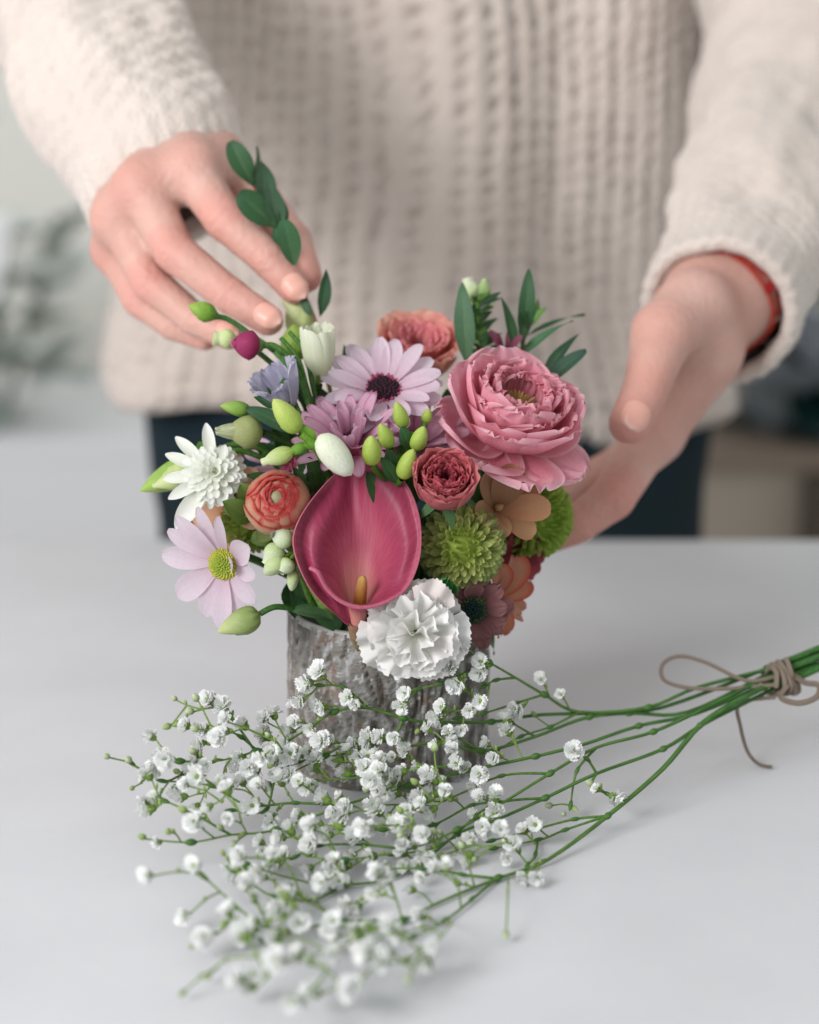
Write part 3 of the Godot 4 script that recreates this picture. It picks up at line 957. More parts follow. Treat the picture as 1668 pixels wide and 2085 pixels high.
	for k in 15:
		var t := k / 14.0
		sd.append(Vector2(0.0027 * (1.0 - 0.2 * t) * (pow(maxf(0.0, 1.0 - pow(t, 7.0)), 0.5)), 0.0160 * t))
	var spm := mat("spadix", 0.75)
	relief(spm, noise_tex(0.16, Color.BLACK, Color.WHITE, 91, 2), 0.05, Vector3(2, 4, 1))
	part(o, "spadix", lathe(sd, lin(0.88, 0.52, 0.14), lin(0.94, 0.74, 0.44), 20), spm, Vector3(15, 52, 14) * mm, facing(Vector3(0.10, 0.86, 0.34)))
	stem(o, [o.position + Vector3(0.002, 0.004, 0.001), o.position + Vector3(0.004, -0.010, -0.008), SINK + Vector3(0.0, -0.01, 0.016)], 0.0042, 0.0045, M.stem, Color(0.42, 0.19, 0.16), Color(0.09, 0.20, 0.04))

func build_big_ranunculus() -> void:
	var o := thing("pink_ranunculus", "large open pink ranunculus with many ruffled petals, right of the posy", "ranunculus", Vector3(0.0418, 0.1486, 0.006), facing(Vector3(0.24, 0.88, 0.42)))
	var base := Color(0.90, 0.28, 0.36)
	var soft := Color(0.95, 0.48, 0.57)
	var edge := Color(0.96, 0.62, 0.68)
	for k in 8:
		var t := k / 7.0
		var n: int = [5, 5, 5, 6, 6, 6, 6, 5][k]
		var v := []
		for q in 4:
			v.append(petal({"L": lerpf(0.0355, 0.0150, t) * rng.randf_range(0.92, 1.08), "W": lerpf(0.044, 0.0145, t) * rng.randf_range(0.9, 1.1), "r0": lerpf(0.004, 0.0095, t), "h0": lerpf(-0.001, 0.010, t),
				"e0": lerpf(-6, 62, t), "e1": lerpf(82, 114, t), "ep": 0.75, "curl": lerpf(30, 12, t), "um": 0.66, "tp": 0.42, "wb": 0.35, "wrap": 0.75, "cup": 0.05, "ruf": lerpf(0.0012, 0.0020, t), "rufn": rng.randf_range(2.0, 5.0), "ph": rng.randf() * 6.0,
				"notch": lerpf(0.03, 0.10, t), "notchn": rng.randf_range(0.8, 2.6), "nu": 16, "nv": 16, "c0": base, "c1": soft.lerp(base, t * 0.45), "cp": 0.8, "ce": edge.lerp(base, t * 0.5), "ew": 0.2}))
		ring(o, v, n, M.petal, rng.randf() * 6.0, 0.16, 0.07)
	# a few outer petals that fall open
	for q in [[0.45, 26.0, 0.036], [1.35, 44.0, 0.040], [2.15, 50.0, 0.036], [3.0, 58.0, 0.034], [-0.5, 44.0, 0.033]]:
		var pm := petal({"L": q[2], "W": 0.038, "r0": 0.003, "h0": -0.003, "e0": -14, "e1": q[1], "curl": 26, "um": 0.62, "tp": 0.4, "wrap": 0.4, "cup": 0.12, "ruf": 0.0022, "rufn": 3.1, "ph": q[0], "notch": 0.05, "notchn": 1.3, "nu": 14, "nv": 14, "c0": base, "c1": soft, "ce": edge, "ew": 0.2})
		part(o, "petal", pm, M.petal, Vector3.ZERO, Basis(Vector3.UP, -float(q[0])))
	var heart := part(o, "centre", bud(0.011, 0.0042, Color(0.30, 0.34, 0.10), Color(0.34, 0.36, 0.13), 6, 0.4, 0.9, 0.7, 0.12), M.fuzzy, Vector3(0, 0.008, 0))
	heart.set_meta("label", "green centre")
	var an := petal({"L": 0.0115, "W": 0.0012, "e0": 82, "e1": 58, "um": 0.8, "nu": 5, "nv": 2, "c0": Color(0.35, 0.30, 0.10), "c1": Color(0.58, 0.42, 0.12)})
	for k in 40:
		part(o, "stamen", an, M.petal, Vector3(0, 0.008 + rng.randf() * 0.003, 0), Basis(Vector3.UP, k * 2.399) * Basis(Vector3(0, 0, 1), rng.randf_range(-0.5, 0.15)))
	stem_down(o, 0.03, 0.0022, M.stem)

func build_rose() -> void:
	var o := thing("spray_rose", "small dusky pink rose with a tight swirled heart, right of the calla lily", "rose", Vector3(0.014, 0.1311, 0.042), facing(Vector3(0.02, 0.70, 0.72)))
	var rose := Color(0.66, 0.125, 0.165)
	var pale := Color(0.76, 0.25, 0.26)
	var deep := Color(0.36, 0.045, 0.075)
	for k in 10:
		var t := k / 9.0
		var n: int = [5, 5, 5, 5, 5, 5, 5, 4, 4, 3][k]
		var v := []
		for q in 3:
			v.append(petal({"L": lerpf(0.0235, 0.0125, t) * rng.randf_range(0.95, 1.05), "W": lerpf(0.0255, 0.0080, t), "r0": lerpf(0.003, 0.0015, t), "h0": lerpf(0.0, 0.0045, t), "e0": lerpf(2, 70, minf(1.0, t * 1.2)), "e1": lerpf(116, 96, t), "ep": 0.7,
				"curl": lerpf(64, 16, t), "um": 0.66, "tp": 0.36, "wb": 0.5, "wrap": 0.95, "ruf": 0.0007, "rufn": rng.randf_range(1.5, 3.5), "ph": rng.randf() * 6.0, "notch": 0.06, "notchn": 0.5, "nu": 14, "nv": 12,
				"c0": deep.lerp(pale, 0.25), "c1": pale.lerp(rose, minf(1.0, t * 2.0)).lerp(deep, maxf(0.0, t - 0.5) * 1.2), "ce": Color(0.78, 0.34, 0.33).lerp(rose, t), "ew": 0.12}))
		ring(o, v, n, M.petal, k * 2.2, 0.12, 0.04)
	for k in 5:
		part(o, "sepal", petal({"L": 0.013, "W": 0.0045, "r0": 0.002, "e0": -10, "e1": -50, "um": 0.3, "tp": 0.9, "nu": 6, "nv": 4, "c0": Color(0.07, 0.15, 0.05)}), M.leaf, Vector3(0, -0.001, 0), Basis(Vector3.UP, k * 1.257))
	part(o, "hip", bud(0.006, 0.0032, Color(0.06, 0.14, 0.04), Color(0.06, 0.14, 0.04), 5, 0.0), M.stem, Vector3(0, -0.005, 0))
	stem_down(o, 0.028, 0.0018, M.stem)

	# the coral rose at the back
	o = thing("coral_rose", "coral pink rose with apricot outer petals at the back of the posy", "rose", Vector3(0.0036, 0.163, -0.054), facing(Vector3(0.05, 0.86, 0.45)))
	for k in 6:
		var t := k / 5.0
		var v := []
		for q in 3:
			v.append(petal({"L": lerpf(0.030, 0.019, t), "W": lerpf(0.030, 0.013, t), "r0": 0.003, "h0": 0.003 * t, "e0": lerpf(5, 70, t), "e1": lerpf(100, 98, t), "ep": 0.7, "curl": lerpf(80, 35, t), "um": 0.66, "tp": 0.36, "wrap": 0.9, "ruf": 0.001, "ph": q, "nu": 10, "nv": 10,
				"c0": Color(0.76, 0.32, 0.20), "c1": Color(0.90, 0.48, 0.38).lerp(Color(0.90, 0.34, 0.38), minf(1.0, t * 1.6)), "ce": Color(0.84, 0.36, 0.28).lerp(Color(0.82, 0.26, 0.28), t), "ew": 0.15}))
		ring(o, v, 5, M.petal, k * 2.0, 0.15, 0.05)
	stem_down(o, 0.03, 0.002, M.stem)

func build_red_ranunculus() -> void:
	var o := thing("red_ranunculus", "round half-open red and cream ranunculus left of the calla lily", "ranunculus", Vector3(-0.0542, 0.1263, 0.036), facing(Vector3(0.0, 0.50, 0.86)))
	var R := 0.0132
	for k in 11:
		var t := k / 10.0
		var rad := R * lerpf(1.0, 0.72, t)
		var n: int = [6, 6, 6, 5, 5, 5, 5, 4, 4, 3, 3][k]
		var th0 := deg_to_rad(lerpf(20.0, 50.0, t))
		var th1 := deg_to_rad(lerpf(124.0, 168.0, pow(t, 0.35)))
		var v := []
		for q in 3:
			var end := th1 + rng.randf_range(-0.12, 0.10)
			v.append(petal({"L": rad * (end - th0), "W": rad * lerpf(2.0, 1.5, t), "r0": rad * sin(th0), "h0": -rad * cos(th0), "e0": rad_to_deg(th0), "e1": rad_to_deg(end), "um": 0.6, "tp": 0.36, "wb": 0.6, "wrap": 1.0, "nu": 14, "nv": 12, "ruf": 0.0003, "rufn": 2.0, "ph": rng.randf() * 6.0, "curl": 5,
				"c0": Color(0.76, 0.58, 0.34), "c1": Color(0.74, 0.24, 0.16).lerp(Color(0.78, 0.54, 0.36), rng.randf() * 0.9), "cp": 1.4, "ce": Color(0.66, 0.08, 0.085), "ew": 0.28}))
		ring(o, v, n, M.petal, k * 1.9, 0.2, 0.05)
	part(o, "centre", bud(0.005, 0.0038, Color(0.46, 0.46, 0.22), Color(0.60, 0.56, 0.34), 5, 0.8), M.petal, Vector3(0, 0.0058, 0))
	for k in 5:
		part(o, "sepal", petal({"L": 0.016, "W": 0.009, "r0": 0.002, "h0": -R - 0.0005, "e0": -4, "e1": 40, "um": 0.5, "tp": 0.7, "nu": 6, "nv": 4, "cup": 0.2, "c0": Color(0.17, 0.24, 0.06), "c1": Color(0.30, 0.38, 0.14)}), M.leaf, Vector3.ZERO, Basis(Vector3.UP, k * 1.257 + 0.4))
	stem_down(o, 0.026, 0.0022, M.stem)

func daisy_petals(n: int, L: float, W: float, c0: Color, c1: Color, e0: float, e1: float, more := {}) -> Array:
	var v := []
	for k in n:
		var d := {"L": L * rng.randf_range(0.92, 1.06), "W": W * rng.randf_range(0.9, 1.1), "r0": 0.004, "e0": e0 + rng.randf_range(-6, 6), "e1": e1 + rng.randf_range(-10, 10), "um": 0.62, "tp": 0.55, "wb": 0.28, "cup": 0.35, "fold": -0.12, "ruf": 0.0003, "rufn": 5.0, "ph": rng.randf() * 6.0, "nu": 10, "nv": 8, "c0": c0, "c1": c1, "cp": 0.7, "notch": 0.02, "notchn": 1.5}
		d.merge(more, true)
		v.append(petal(d))
	return v

func disc(o: Node3D, R: float, hump: float, n: int, c_in: Color, c_out: Color, size := 0.0011, m: Material = null) -> void:
	if m == null: m = M.fuzzy
	# tubular florets packed in a spiral, joined into one part
	var st := SurfaceTool.new()
	st.begin(Mesh.PRIMITIVE_TRIANGLES)
	var proto := [bud(size * 2.6, size, c_in * 0.94, c_in, 5, 0.0, 0.8, 0.6, 0.1, 4, 6), bud(size * 2.6, size, c_out * 0.94, c_out, 5, 0.0, 0.8, 0.6, 0.1, 4, 6)]
	for k in n:
		var f := sqrt((k + 0.5) / n)
		var a := k * 2.39996
		var at := Vector3(cos(a) * R * f, hump * (1.0 - f * f), sin(a) * R * f)
		var dir := Vector3(at.x, R * 0.9, at.z)
		var s := rng.randf_range(0.85, 1.15)
		st.append_from(proto[1 if f + rng.randf_range(-0.08, 0.08) > 0.62 else 0], 0, Transform3D(facing(dir).scaled(Vector3(s, s, s)), at))
	var d := part(o, "disc", st.commit(), m)
	part(d, "receptacle", lathe(PackedVector2Array([Vector2(0.0, -0.002), Vector2(R * 0.9, -0.001), Vector2(R, 0.0), Vector2(R * 0.6, hump * 0.75), Vector2(0.0, hump)]), c_out, c_in, 20), m)

func build_daisies() -> void:
	var pinkish := Color(0.78, 0.46, 0.58)
	var palest := Color(0.90, 0.77, 0.86)
	var o := thing("chrysanthemum", "pale pink daisy chrysanthemum with a dark red eye, topmost in the posy", "chrysanthemum", Vector3(-0.0113, 0.1649, -0.002), facing(Vector3(0.02, 0.80, 0.58)))
	var v := daisy_petals(6, 0.0245, 0.0088, pinkish.lerp(palest, 0.45), palest, 12, 6)
	ring(o, v, 15, M.petal, 0.1, 0.09, 0.05)
	v = daisy_petals(5, 0.0225, 0.0082, pinkish.lerp(palest, 0.3), palest, 24, 20)
	ring(o, v, 13, M.petal, 0.3, 0.12, 0.06, 0.001)
	disc(o, 0.0098, 0.0022, 150, Color(0.030, 0.010, 0.016), Color(0.30, 0.05, 0.10))
	stem_down(o, 0.03, 0.0018, M.stem)

	o = thing("chrysanthemum", "pink chrysanthemum with narrow folded petals, below the topmost daisy and beside the white bud", "chrysanthemum", Vector3(-0.0243, 0.1469, 0.018), facing(Vector3(-0.12, 0.86, 0.50)))
	var mauve := Color(0.60, 0.24, 0.37)
	var pinker := Color(0.82, 0.54, 0.67)
	v = daisy_petals(6, 0.0230, 0.0070, mauve, pinker, 20, 12, {"ce": mauve, "ew": 0.25})
	ring(o, v, 15, M.petal, 0.0, 0.12, 0.10)
	v = daisy_petals(5, 0.0200, 0.0062, mauve, pinker, 44, 38, {"ce": mauve, "ew": 0.25})
	ring(o, v, 13, M.petal, 0.2, 0.14, 0.12, 0.0005)
	v = daisy_petals(4, 0.0160, 0.0052, mauve, pinker, 66, 70, {"cup": 0.8})
	ring(o, v, 9, M.petal, 0.5, 0.2, 0.14, 0.001)
	disc(o, 0.005, 0.002, 60, Color(0.08, 0.02, 0.03), Color(0.26, 0.07, 0.11))
	stem_down(o, 0.03, 0.0018, M.stem)

	o = thing("chrysanthemum", "pink chrysanthemum behind the green freesia buds", "chrysanthemum", Vector3(0.0017, 0.1455, 0.012), facing(Vector3(0.10, 0.84, 0.52)))
	v = daisy_petals(6, 0.0210, 0.0068, mauve, pinker, 22, 14, {"ce": mauve, "ew": 0.25})
	ring(o, v, 14, M.petal, 0.0, 0.12, 0.10)
	v = daisy_petals(4, 0.0170, 0.0058, mauve, pinker, 50, 46)
	ring(o, v, 11, M.petal, 0.2, 0.14, 0.12, 0.0005)
	disc(o, 0.005, 0.002, 60, Color(0.08, 0.02, 0.03), Color(0.26, 0.07, 0.11))
	stem_down(o, 0.03, 0.0018, M.stem)

	o = thing("chrysanthemum", "small pink chrysanthemum half hidden left of the white freesia bud", "chrysanthemum", Vector3(-0.051, 0.1351, 0.004), facing(Vector3(-0.45, 0.75, 0.45)))
	v = daisy_petals(5, 0.0200, 0.0070, mauve, pinker.lerp(palest, 0.4), 20, 12)
	ring(o, v, 14, M.petal, 0.0, 0.12, 0.10)
	disc(o, 0.005, 0.002, 60, Color(0.20, 0.03, 0.06), Color(0.30, 0.07, 0.11))
	stem_down(o, 0.03, 0.0018, M.stem)

	# white one at the left
	o = thing("white_chrysanthemum", "white chrysanthemum with a domed heart and spiky outer petals, far left", "chrysanthemum", Vector3(-0.0819, 0.1345, 0.022), facing(Vector3(0.12, 0.50, 0.86)))
	var white := Color(0.86, 0.87, 0.84)
	var cream := Color(0.76, 0.79, 0.66)
	var spots := [[-2.75, 0.0175, 10.0], [-2.35, 0.0190, 4.0], [-3.25, 0.0165, 6.0], [2.60, 0.0170, 12.0], [2.15, 0.0230, 4.0], [-1.75, 0.0180, 16.0], [1.2, 0.0100, 35.0], [-1.2, 0.0105, 55.0]]
	for s in spots:
		var pm := petal({"L": s[1], "W": 0.0054 if s[1] < 0.0225 else 0.0085, "r0": 0.005, "e0": s[2], "e1": float(s[2]) - 22.0, "um": 0.55, "tp": 0.75, "wb": 0.4, "cup": 0.45, "curl": -18, "nu": 10, "nv": 6, "c0": cream, "c1": white})
		part(o, "petal", pm, M.white_petal, Vector3.ZERO, Basis(Vector3.UP, -float(s[0])))
	part(o, "receptacle", lathe(PackedVector2Array([Vector2(0.0, -0.003), Vector2(0.007, -0.002), Vector2(0.0092, 0.0), Vector2(0.0068, 0.0045), Vector2(0.0, 0.0062)]), white, cream, 20), M.white_petal)
	for q in [[78.0, 24, 0.0062, 18.0], [62.0, 24, 0.0056, 20.0], [47.0, 20, 0.0050, 24.0], [33.0, 15, 0.0044, 28.0], [20.0, 10, 0.0036, 36.0], [9.0, 6, 0.0028, 48.0]]:
		var th := deg_to_rad(float(q[0]))
		var short := []
		for k in 4:
			short.append(petal({"L": float(q[2]) * rng.randf_range(0.85, 1.15), "W": 0.0031, "r0": 0.0088 * sin(th), "h0": 0.0064 * cos(th), "e0": float(q[3]) - float(q[0]) * 0.75 + rng.randf_range(-8, 8), "e1": float(q[3]) * 1.6 - float(q[0]) * 0.6 + rng.randf_range(-14, 14), "um": 0.6, "tp": 0.6, "wb": 0.5, "cup": 0.3, "nu": 6, "nv": 4, "c0": cream, "c1": white}))
		ring(o, short, int(q[1]), M.white_petal, float(q[0]), 0.12, 0.05, 0.0, "floret")
	disc(o, 0.0016, 0.0074, 12, Color(0.30, 0.32, 0.20), Color(0.45, 0.46, 0.34), 0.0006)
	stem_down(o, 0.028, 0.0018, M.stem)

	# the palest one, lower left
	o = thing("pale_daisy", "palest pink daisy with a green centre hanging at the lower left of the posy", "daisy", Vector3(-0.0766, 0.1013, 0.04), facing(Vector3(-0.34, 0.10, 0.90)))
	var lilac := Color(0.88, 0.77, 0.86)
	var blush := Color(0.78, 0.54, 0.65)
	for s in [[0.15, 0.016, 0.0085, 30.0], [-0.55, 0.0175, 0.0130, 34.0], [0.75, 0.0180, 0.0090, 14.0], [1.22, 0.0235, 0.0095, 4.0], [1.55, 0.0235, 0.0110, 10.0], [2.0, 0.0215, 0.0110, -4.0], [2.55, 0.0235, 0.0130, -2.0], [-3.05, 0.0240, 0.0110, 6.0], [-2.62, 0.0235, 0.0085, 12.0], [-2.28, 0.0240, 0.0085, 22.0], [-1.95, 0.0220, 0.0072, 12.0], [-1.45, 0.0200, 0.0062, 30.0], [-0.15, 0.0110, 0.0085, 70.0]]:
		var pm := petal({"L": s[1], "W": float(s[2]) * 0.86, "r0": 0.0045, "e0": float(s[3]) + 6.0, "e1": float(s[3]) - 8.0, "um": 0.62, "tp": 0.62, "wb": 0.3, "cup": 0.25, "ruf": 0.0003, "rufn": 5.0, "ph": s[0], "nu": 12, "nv": 8, "c0": blush, "c1": lilac, "cp": 0.5})
		part(o, "petal", pm, M.petal, Vector3.ZERO, Basis(Vector3.UP, -float(s[0])))
	disc(o, 0.0060, 0.0026, 150, Color(0.30, 0.38, 0.05), Color(0.42, 0.42, 0.06), 0.0007)
	stem_down(o, 0.02, 0.0018, M.stem)

# many narrow florets on a ball, longer towards the outside
func pompon(o: Node3D, R: float, n: int, cin: Color, cmid: Color, cout: Color, short := 0.28, wide := 0.0032, m: Material = null, span := 105.0, foot := 0.92, full := 1.0, bend := 0.0) -> void:
	if m == null: m = M.petal
	var bands := 14
	var kinds := []
	for b in bands:
		var t := (b + 0.5) / bands
		var th := deg_to_rad(lerpf(8.0, span, t))
		var c := cin.lerp(cmid, smoothstep(0.1, 0.5, t)).lerp(cout, smoothstep(0.55, 1.0, t))
		var two := []
		for q in 2:
			var L := R * lerpf(short, 0.50, t)
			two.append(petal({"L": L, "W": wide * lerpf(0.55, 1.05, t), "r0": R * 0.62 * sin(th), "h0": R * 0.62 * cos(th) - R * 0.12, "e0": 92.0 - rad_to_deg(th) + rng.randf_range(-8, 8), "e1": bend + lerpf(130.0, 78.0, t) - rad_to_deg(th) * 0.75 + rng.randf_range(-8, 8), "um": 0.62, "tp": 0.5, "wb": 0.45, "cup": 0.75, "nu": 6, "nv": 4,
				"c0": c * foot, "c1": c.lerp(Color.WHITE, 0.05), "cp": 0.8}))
		kinds.append(two)
	for k in n:
		var t := (k + 0.5) / n
		var b := clampi(int(sqrt(t) * bands), 0, bands - 1)
		part(o, "floret", kinds[b][k % 2], m, Vector3.ZERO, Basis(Vector3.UP, k * 2.39996 + rng.randf_range(-0.15, 0.15)) * Basis(Vector3(0, 0, 1), rng.randf_range(-0.07, 0.07)))
	part(o, "heart", lathe(PackedVector2Array([Vector2(0.0, -R * 0.35), Vector2(R * 0.45, -R * 0.25), Vector2(R * 0.6 * full, 0.0), Vector2(R * 0.45 * full, R * 0.36 * full), Vector2(0.0, R * 0.52 * full)]), cout, cin, 16), m)

func build_pompons() -> void:
	var o := thing("green_pompon", "green pompon chrysanthemum with a pale dome, right of the calla lily and under the rose", "chrysanthemum", Vector3(0.0217, 0.1071, 0.034), facing(Vector3(-0.02, 0.30, 0.95)))
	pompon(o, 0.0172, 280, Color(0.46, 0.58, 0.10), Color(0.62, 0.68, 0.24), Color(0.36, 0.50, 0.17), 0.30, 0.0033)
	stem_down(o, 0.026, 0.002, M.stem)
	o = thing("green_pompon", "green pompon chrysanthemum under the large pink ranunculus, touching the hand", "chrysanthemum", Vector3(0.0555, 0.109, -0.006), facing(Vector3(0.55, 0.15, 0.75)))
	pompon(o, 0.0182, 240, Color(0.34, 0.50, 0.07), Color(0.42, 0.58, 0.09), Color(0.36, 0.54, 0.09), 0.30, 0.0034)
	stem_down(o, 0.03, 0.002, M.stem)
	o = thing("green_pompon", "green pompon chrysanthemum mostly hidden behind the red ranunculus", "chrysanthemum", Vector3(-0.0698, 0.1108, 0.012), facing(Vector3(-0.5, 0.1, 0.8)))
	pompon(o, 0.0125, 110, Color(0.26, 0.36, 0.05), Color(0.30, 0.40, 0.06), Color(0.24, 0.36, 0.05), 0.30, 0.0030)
	stem_down(o, 0.026, 0.002, M.stem)

func build_carnation() -> void:
	var o := thing("white_carnation", "white carnation with fringed ruffled petals hanging over the front of the cup", "carnation", Vector3(0.0024, 0.0771, 0.052), facing(Vector3(0.02, 0.08, 0.99)))
	var white := Color(0.87, 0.86, 0.85)
	var blush := Color(0.76, 0.64, 0.60)
	for k in 5:
		var t := k / 4.0
		var n: int = [7, 6, 5, 4, 3][k]
		var v := []
		for q in 4:
			v.append(petal({"L": lerpf(0.0218, 0.0140, t) * rng.randf_range(0.88, 1.08), "W": lerpf(0.0250, 0.0190, t), "r0": 0.0015, "h0": 0.0015 * k, "e0": lerpf(16, 72, t) + rng.randf_range(-6, 6), "e1": lerpf(-6, 58, t) + rng.randf_range(-10, 10), "tw": 1.0, "wb": 0.12, "rnd": 0.26, "ruf": lerpf(0.0030, 0.0030, t), "rufn": rng.randf_range(1.6, 3.0), "ph": rng.randf() * 6.0,
				"notch": 0.045, "notchn": 5.5, "wave": 0.0016, "nu": 14, "nv": 44, "c0": Color(0.70, 0.72, 0.60), "c1": white if q != 2 else white.lerp(blush, 0.25), "cp": 0.5}))
		ring(o, v, n, M.white_petal, k * 0.9, 0.3, 0.2)
	var pink := petal({"L": 0.0250, "W": 0.019, "r0": 0.002, "h0": 0.001, "e0": 30, "e1": 8, "tw": 1.0, "wb": 0.15, "rnd": 0.3, "ruf": 0.0016, "rufn": 2.0, "notch": 0.04, "notchn": 5.5, "nu": 14, "nv": 40, "c0": blush, "c1": blush.lerp(white, 0.45)})
	for a in [-1.15]:
		var b := part(o, "petal", pink, M.white_petal, Vector3(0, 0.003, 0), Basis(Vector3.UP, -float(a) + PI * 0.0))
		b.set_meta("label", "blush petal")
	part(o, "calyx", bud(0.016, 0.0055, Color(0.08, 0.16, 0.05), Color(0.12, 0.22, 0.07), 5, 0.0), M.stem, Vector3(0, 0.002, 0), facing(Vector3(0, -1, 0)))
	stem_down(o, 0.022, 0.002, M.stem)

func build_others() -> void:
	# peach flower beside the rose
	var peach := Color(0.62, 0.33, 0.17)
	var tan_ := Color(0.42, 0.24, 0.12)
	var o := thing("peach_flower", "peach flower with rounded satin petals between the rose and the green pompon", "flower", Vector3(0.0363, 0.1206, 0.024), facing(Vector3(0.35, 0.42, 0.80)))
	for s in [[-0.62, 0.0225, 0.0115, 16.0, 0.5], [0.02, 0.0225, 0.0120, 26.0, 1.0], [0.62, 0.0190, 0.0110, 10.0, 1.0], [-1.35, 0.0200, 0.0145, 34.0, 0.2], [-2.1, 0.0170, 0.0130, 30.0, 0.1], [2.7, 0.0140, 0.0110, 26.0, 0.4], [1.5, 0.0130, 0.0095, 16.0, 0.8]]:
		var c := tan_.lerp(peach, s[4])
		part(o, "petal", petal({"L": s[1], "W": s[2], "r0": 0.001, "e0": float(s[3]) + 10.0, "e1": float(s[3]) - 16.0, "um": 0.62, "tp": 0.42, "wb": 0.3, "cup": 0.32, "curl": -25, "nu": 12, "nv": 8, "c0": c * 0.85, "c1": c.lerp(Color(0.70, 0.46, 0.28), 0.3)}), M.petal, Vector3.ZERO, Basis(Vector3.UP, -float(s[0])))
	part(o, "throat", bud(0.007, 0.0017, Color(0.5, 0.28, 0.12), Color(0.66, 0.45, 0.25), 3, 0.3), M.petal)
	stem_down(o, 0.03, 0.0016, M.stem)

	# peach flower behind the white chrysanthemum
	o = thing("peach_flower", "peach flower half hidden behind the white chrysanthemum and the pale daisy", "flower", Vector3(-0.0751, 0.1214, 0.006), facing(Vector3(-0.45, 0.15, 0.88)))
	for s in [[0.5, 0.022, 0.013, 20.0], [1.6, 0.024, 0.014, 10.0], [2.5, 0.021, 0.013, 22.0], [-2.6, 0.018, 0.013, 14.0], [-1.5, 0.022, 0.014, 10.0], [-0.6, 0.020, 0.013, 20.0]]:
		part(o, "petal", petal({"L": s[1], "W": s[2], "r0": 0.001, "e0": float(s[3]) + 12.0, "e1": float(s[3]) - 16.0, "um": 0.6, "tp": 0.5, "cup": 0.3, "nu": 10, "nv": 6, "c0": Color(0.62, 0.27, 0.12), "c1": Color(0.76, 0.45, 0.30)}), M.petal, Vector3.ZERO, Basis(Vector3.UP, -float(s[0])))
	stem_down(o, 0.03, 0.0016, M.stem)

	# coral flower low on the right
	o = thing("coral_flower", "coral flower with curled trumpet petals low at the right of the posy", "flower", Vector3(0.0362, 0.0786, 0.016), facing(Vector3(0.60, 0.05, 0.72)))
	var coral := Color(0.62, 0.20, 0.12)
	for s in [[-2.0, 0.0200, 0.0130, 34.0], [-1.2, 0.0210, 0.0140, 24.0], [-0.4, 0.0180, 0.0110, 18.0], [0.5, 0.0190, 0.0090, 8.0], [1.4, 0.0165, 0.0110, 14.0], [2.6, 0.0150, 0.0120, 40.0]]:
		part(o, "petal", petal({"L": s[1], "W": s[2], "r0": 0.001, "e0": float(s[3]) + 16.0, "e1": float(s[3]) - 24.0, "curl": 60, "um": 0.66, "tp": 0.42, "cup": 0.5, "ruf": 0.0012, "rufn": 2.6, "ph": s[0], "nu": 12, "nv": 8, "c0": Color(0.60, 0.30, 0.18), "c1": coral.lerp(Color(0.70, 0.36, 0.25), 0.45 + 0.3 * sin(float(s[0]) * 3.0)), "ce": Color(0.62, 0.11, 0.07), "ew": 0.12}), M.petal, Vector3.ZERO, Basis(Vector3.UP, -float(s[0])))
	stem_down(o, 0.024, 0.0016, M.stem)
	o = thing("crimson_flower", "small crimson flower in the shade under the right hand green pompon", "flower", Vector3(0.0459, 0.0937, 0), facing(Vector3(0.5, 0.0, 0.85)))
	for k in 7:
		part(o, "petal", petal({"L": 0.013, "W": 0.010, "r0": 0.001, "e0": 40, "e1": 10, "curl": 30, "um": 0.6, "tp": 0.42, "cup": 0.3, "ruf": 0.001, "ph": k, "nu": 8, "nv": 6, "c0": Color(0.20, 0.02, 0.04), "c1": Color(0.40, 0.07, 0.09)}), M.petal, Vector3.ZERO, Basis(Vector3.UP, k * 0.9))
	stem_down(o, 0.024, 0.0016, M.stem)

	# mauve flower with a dark eye
	o = thing("mauve_flower", "dusky mauve flower with a dark green black eye, right of the carnation", "flower", Vector3(0.0263, 0.0803, 0.036), facing(Vector3(0.16, 0.10, 0.96)))
	for k in 2:
		var v := daisy_petals(4, 0.0135 - 0.002 * k, 0.0085, Color(0.20, 0.07, 0.08), Color(0.42, 0.20, 0.20), 22 + 18 * k, 4 + 20 * k, {"ruf": 0.001})
		ring(o, v, 10, M.petal, 0.3 * k, 0.15, 0.12)
	disc(o, 0.0056, 0.003, 90, Color(0.015, 0.035, 0.03), Color(0.05, 0.07, 0.03), 0.0009)
	stem_down(o, 0.024, 0.0016, M.stem)

func tip_bud(called: String, label: String, cat: String, base: Vector3, tip: Vector3, R: float, c0: Color, c1: Color, group := "", o := {}) -> Node3D:
	var t := thing(called, label, cat, base, Basis(), group)
	part(t, "bud", bud((tip - base).length(), R, c0, c1, o.get("lobes", 3), o.get("twist", 0.9), o.get("a", 0.75), o.get("b", 0.75), o.get("depth", 0.06), 14, 18, o.get("tipr", 0.0)), M.bud, Vector3.ZERO, facing(tip - base))
	if o.get("calyx", 0.0) > 0.0:
		var L: float = o.calyx
		for k in 5:
			part(t, "sepal", petal({"L": L, "W": R * 1.15, "r0": R * 0.25, "h0": -0.001, "e0": 45, "e1": 95, "ep": 0.5, "um": 0.35, "tp": 0.9, "wrap": 0.9, "nu": 6, "nv": 4, "c0": Color(0.10, 0.20, 0.04), "c1": Color(0.20, 0.32, 0.08)}), M.leaf, Vector3.ZERO, facing(tip - base) * Basis(Vector3.UP, k * 1.257))
	return t

func add_bud(t: Node3D, base: Vector3, tip: Vector3, R: float, c0: Color, c1: Color, o := {}) -> void:
	part(t, "bud", bud((tip - base).length(), R, c0, c1, o.get("lobes", 3), o.get("twist", 0.9), o.get("a", 0.75), o.get("b", 0.75), o.get("depth", 0.06), 14, 18, o.get("tipr", 0.0)), M.bud, base - t.position, facing(tip - base))

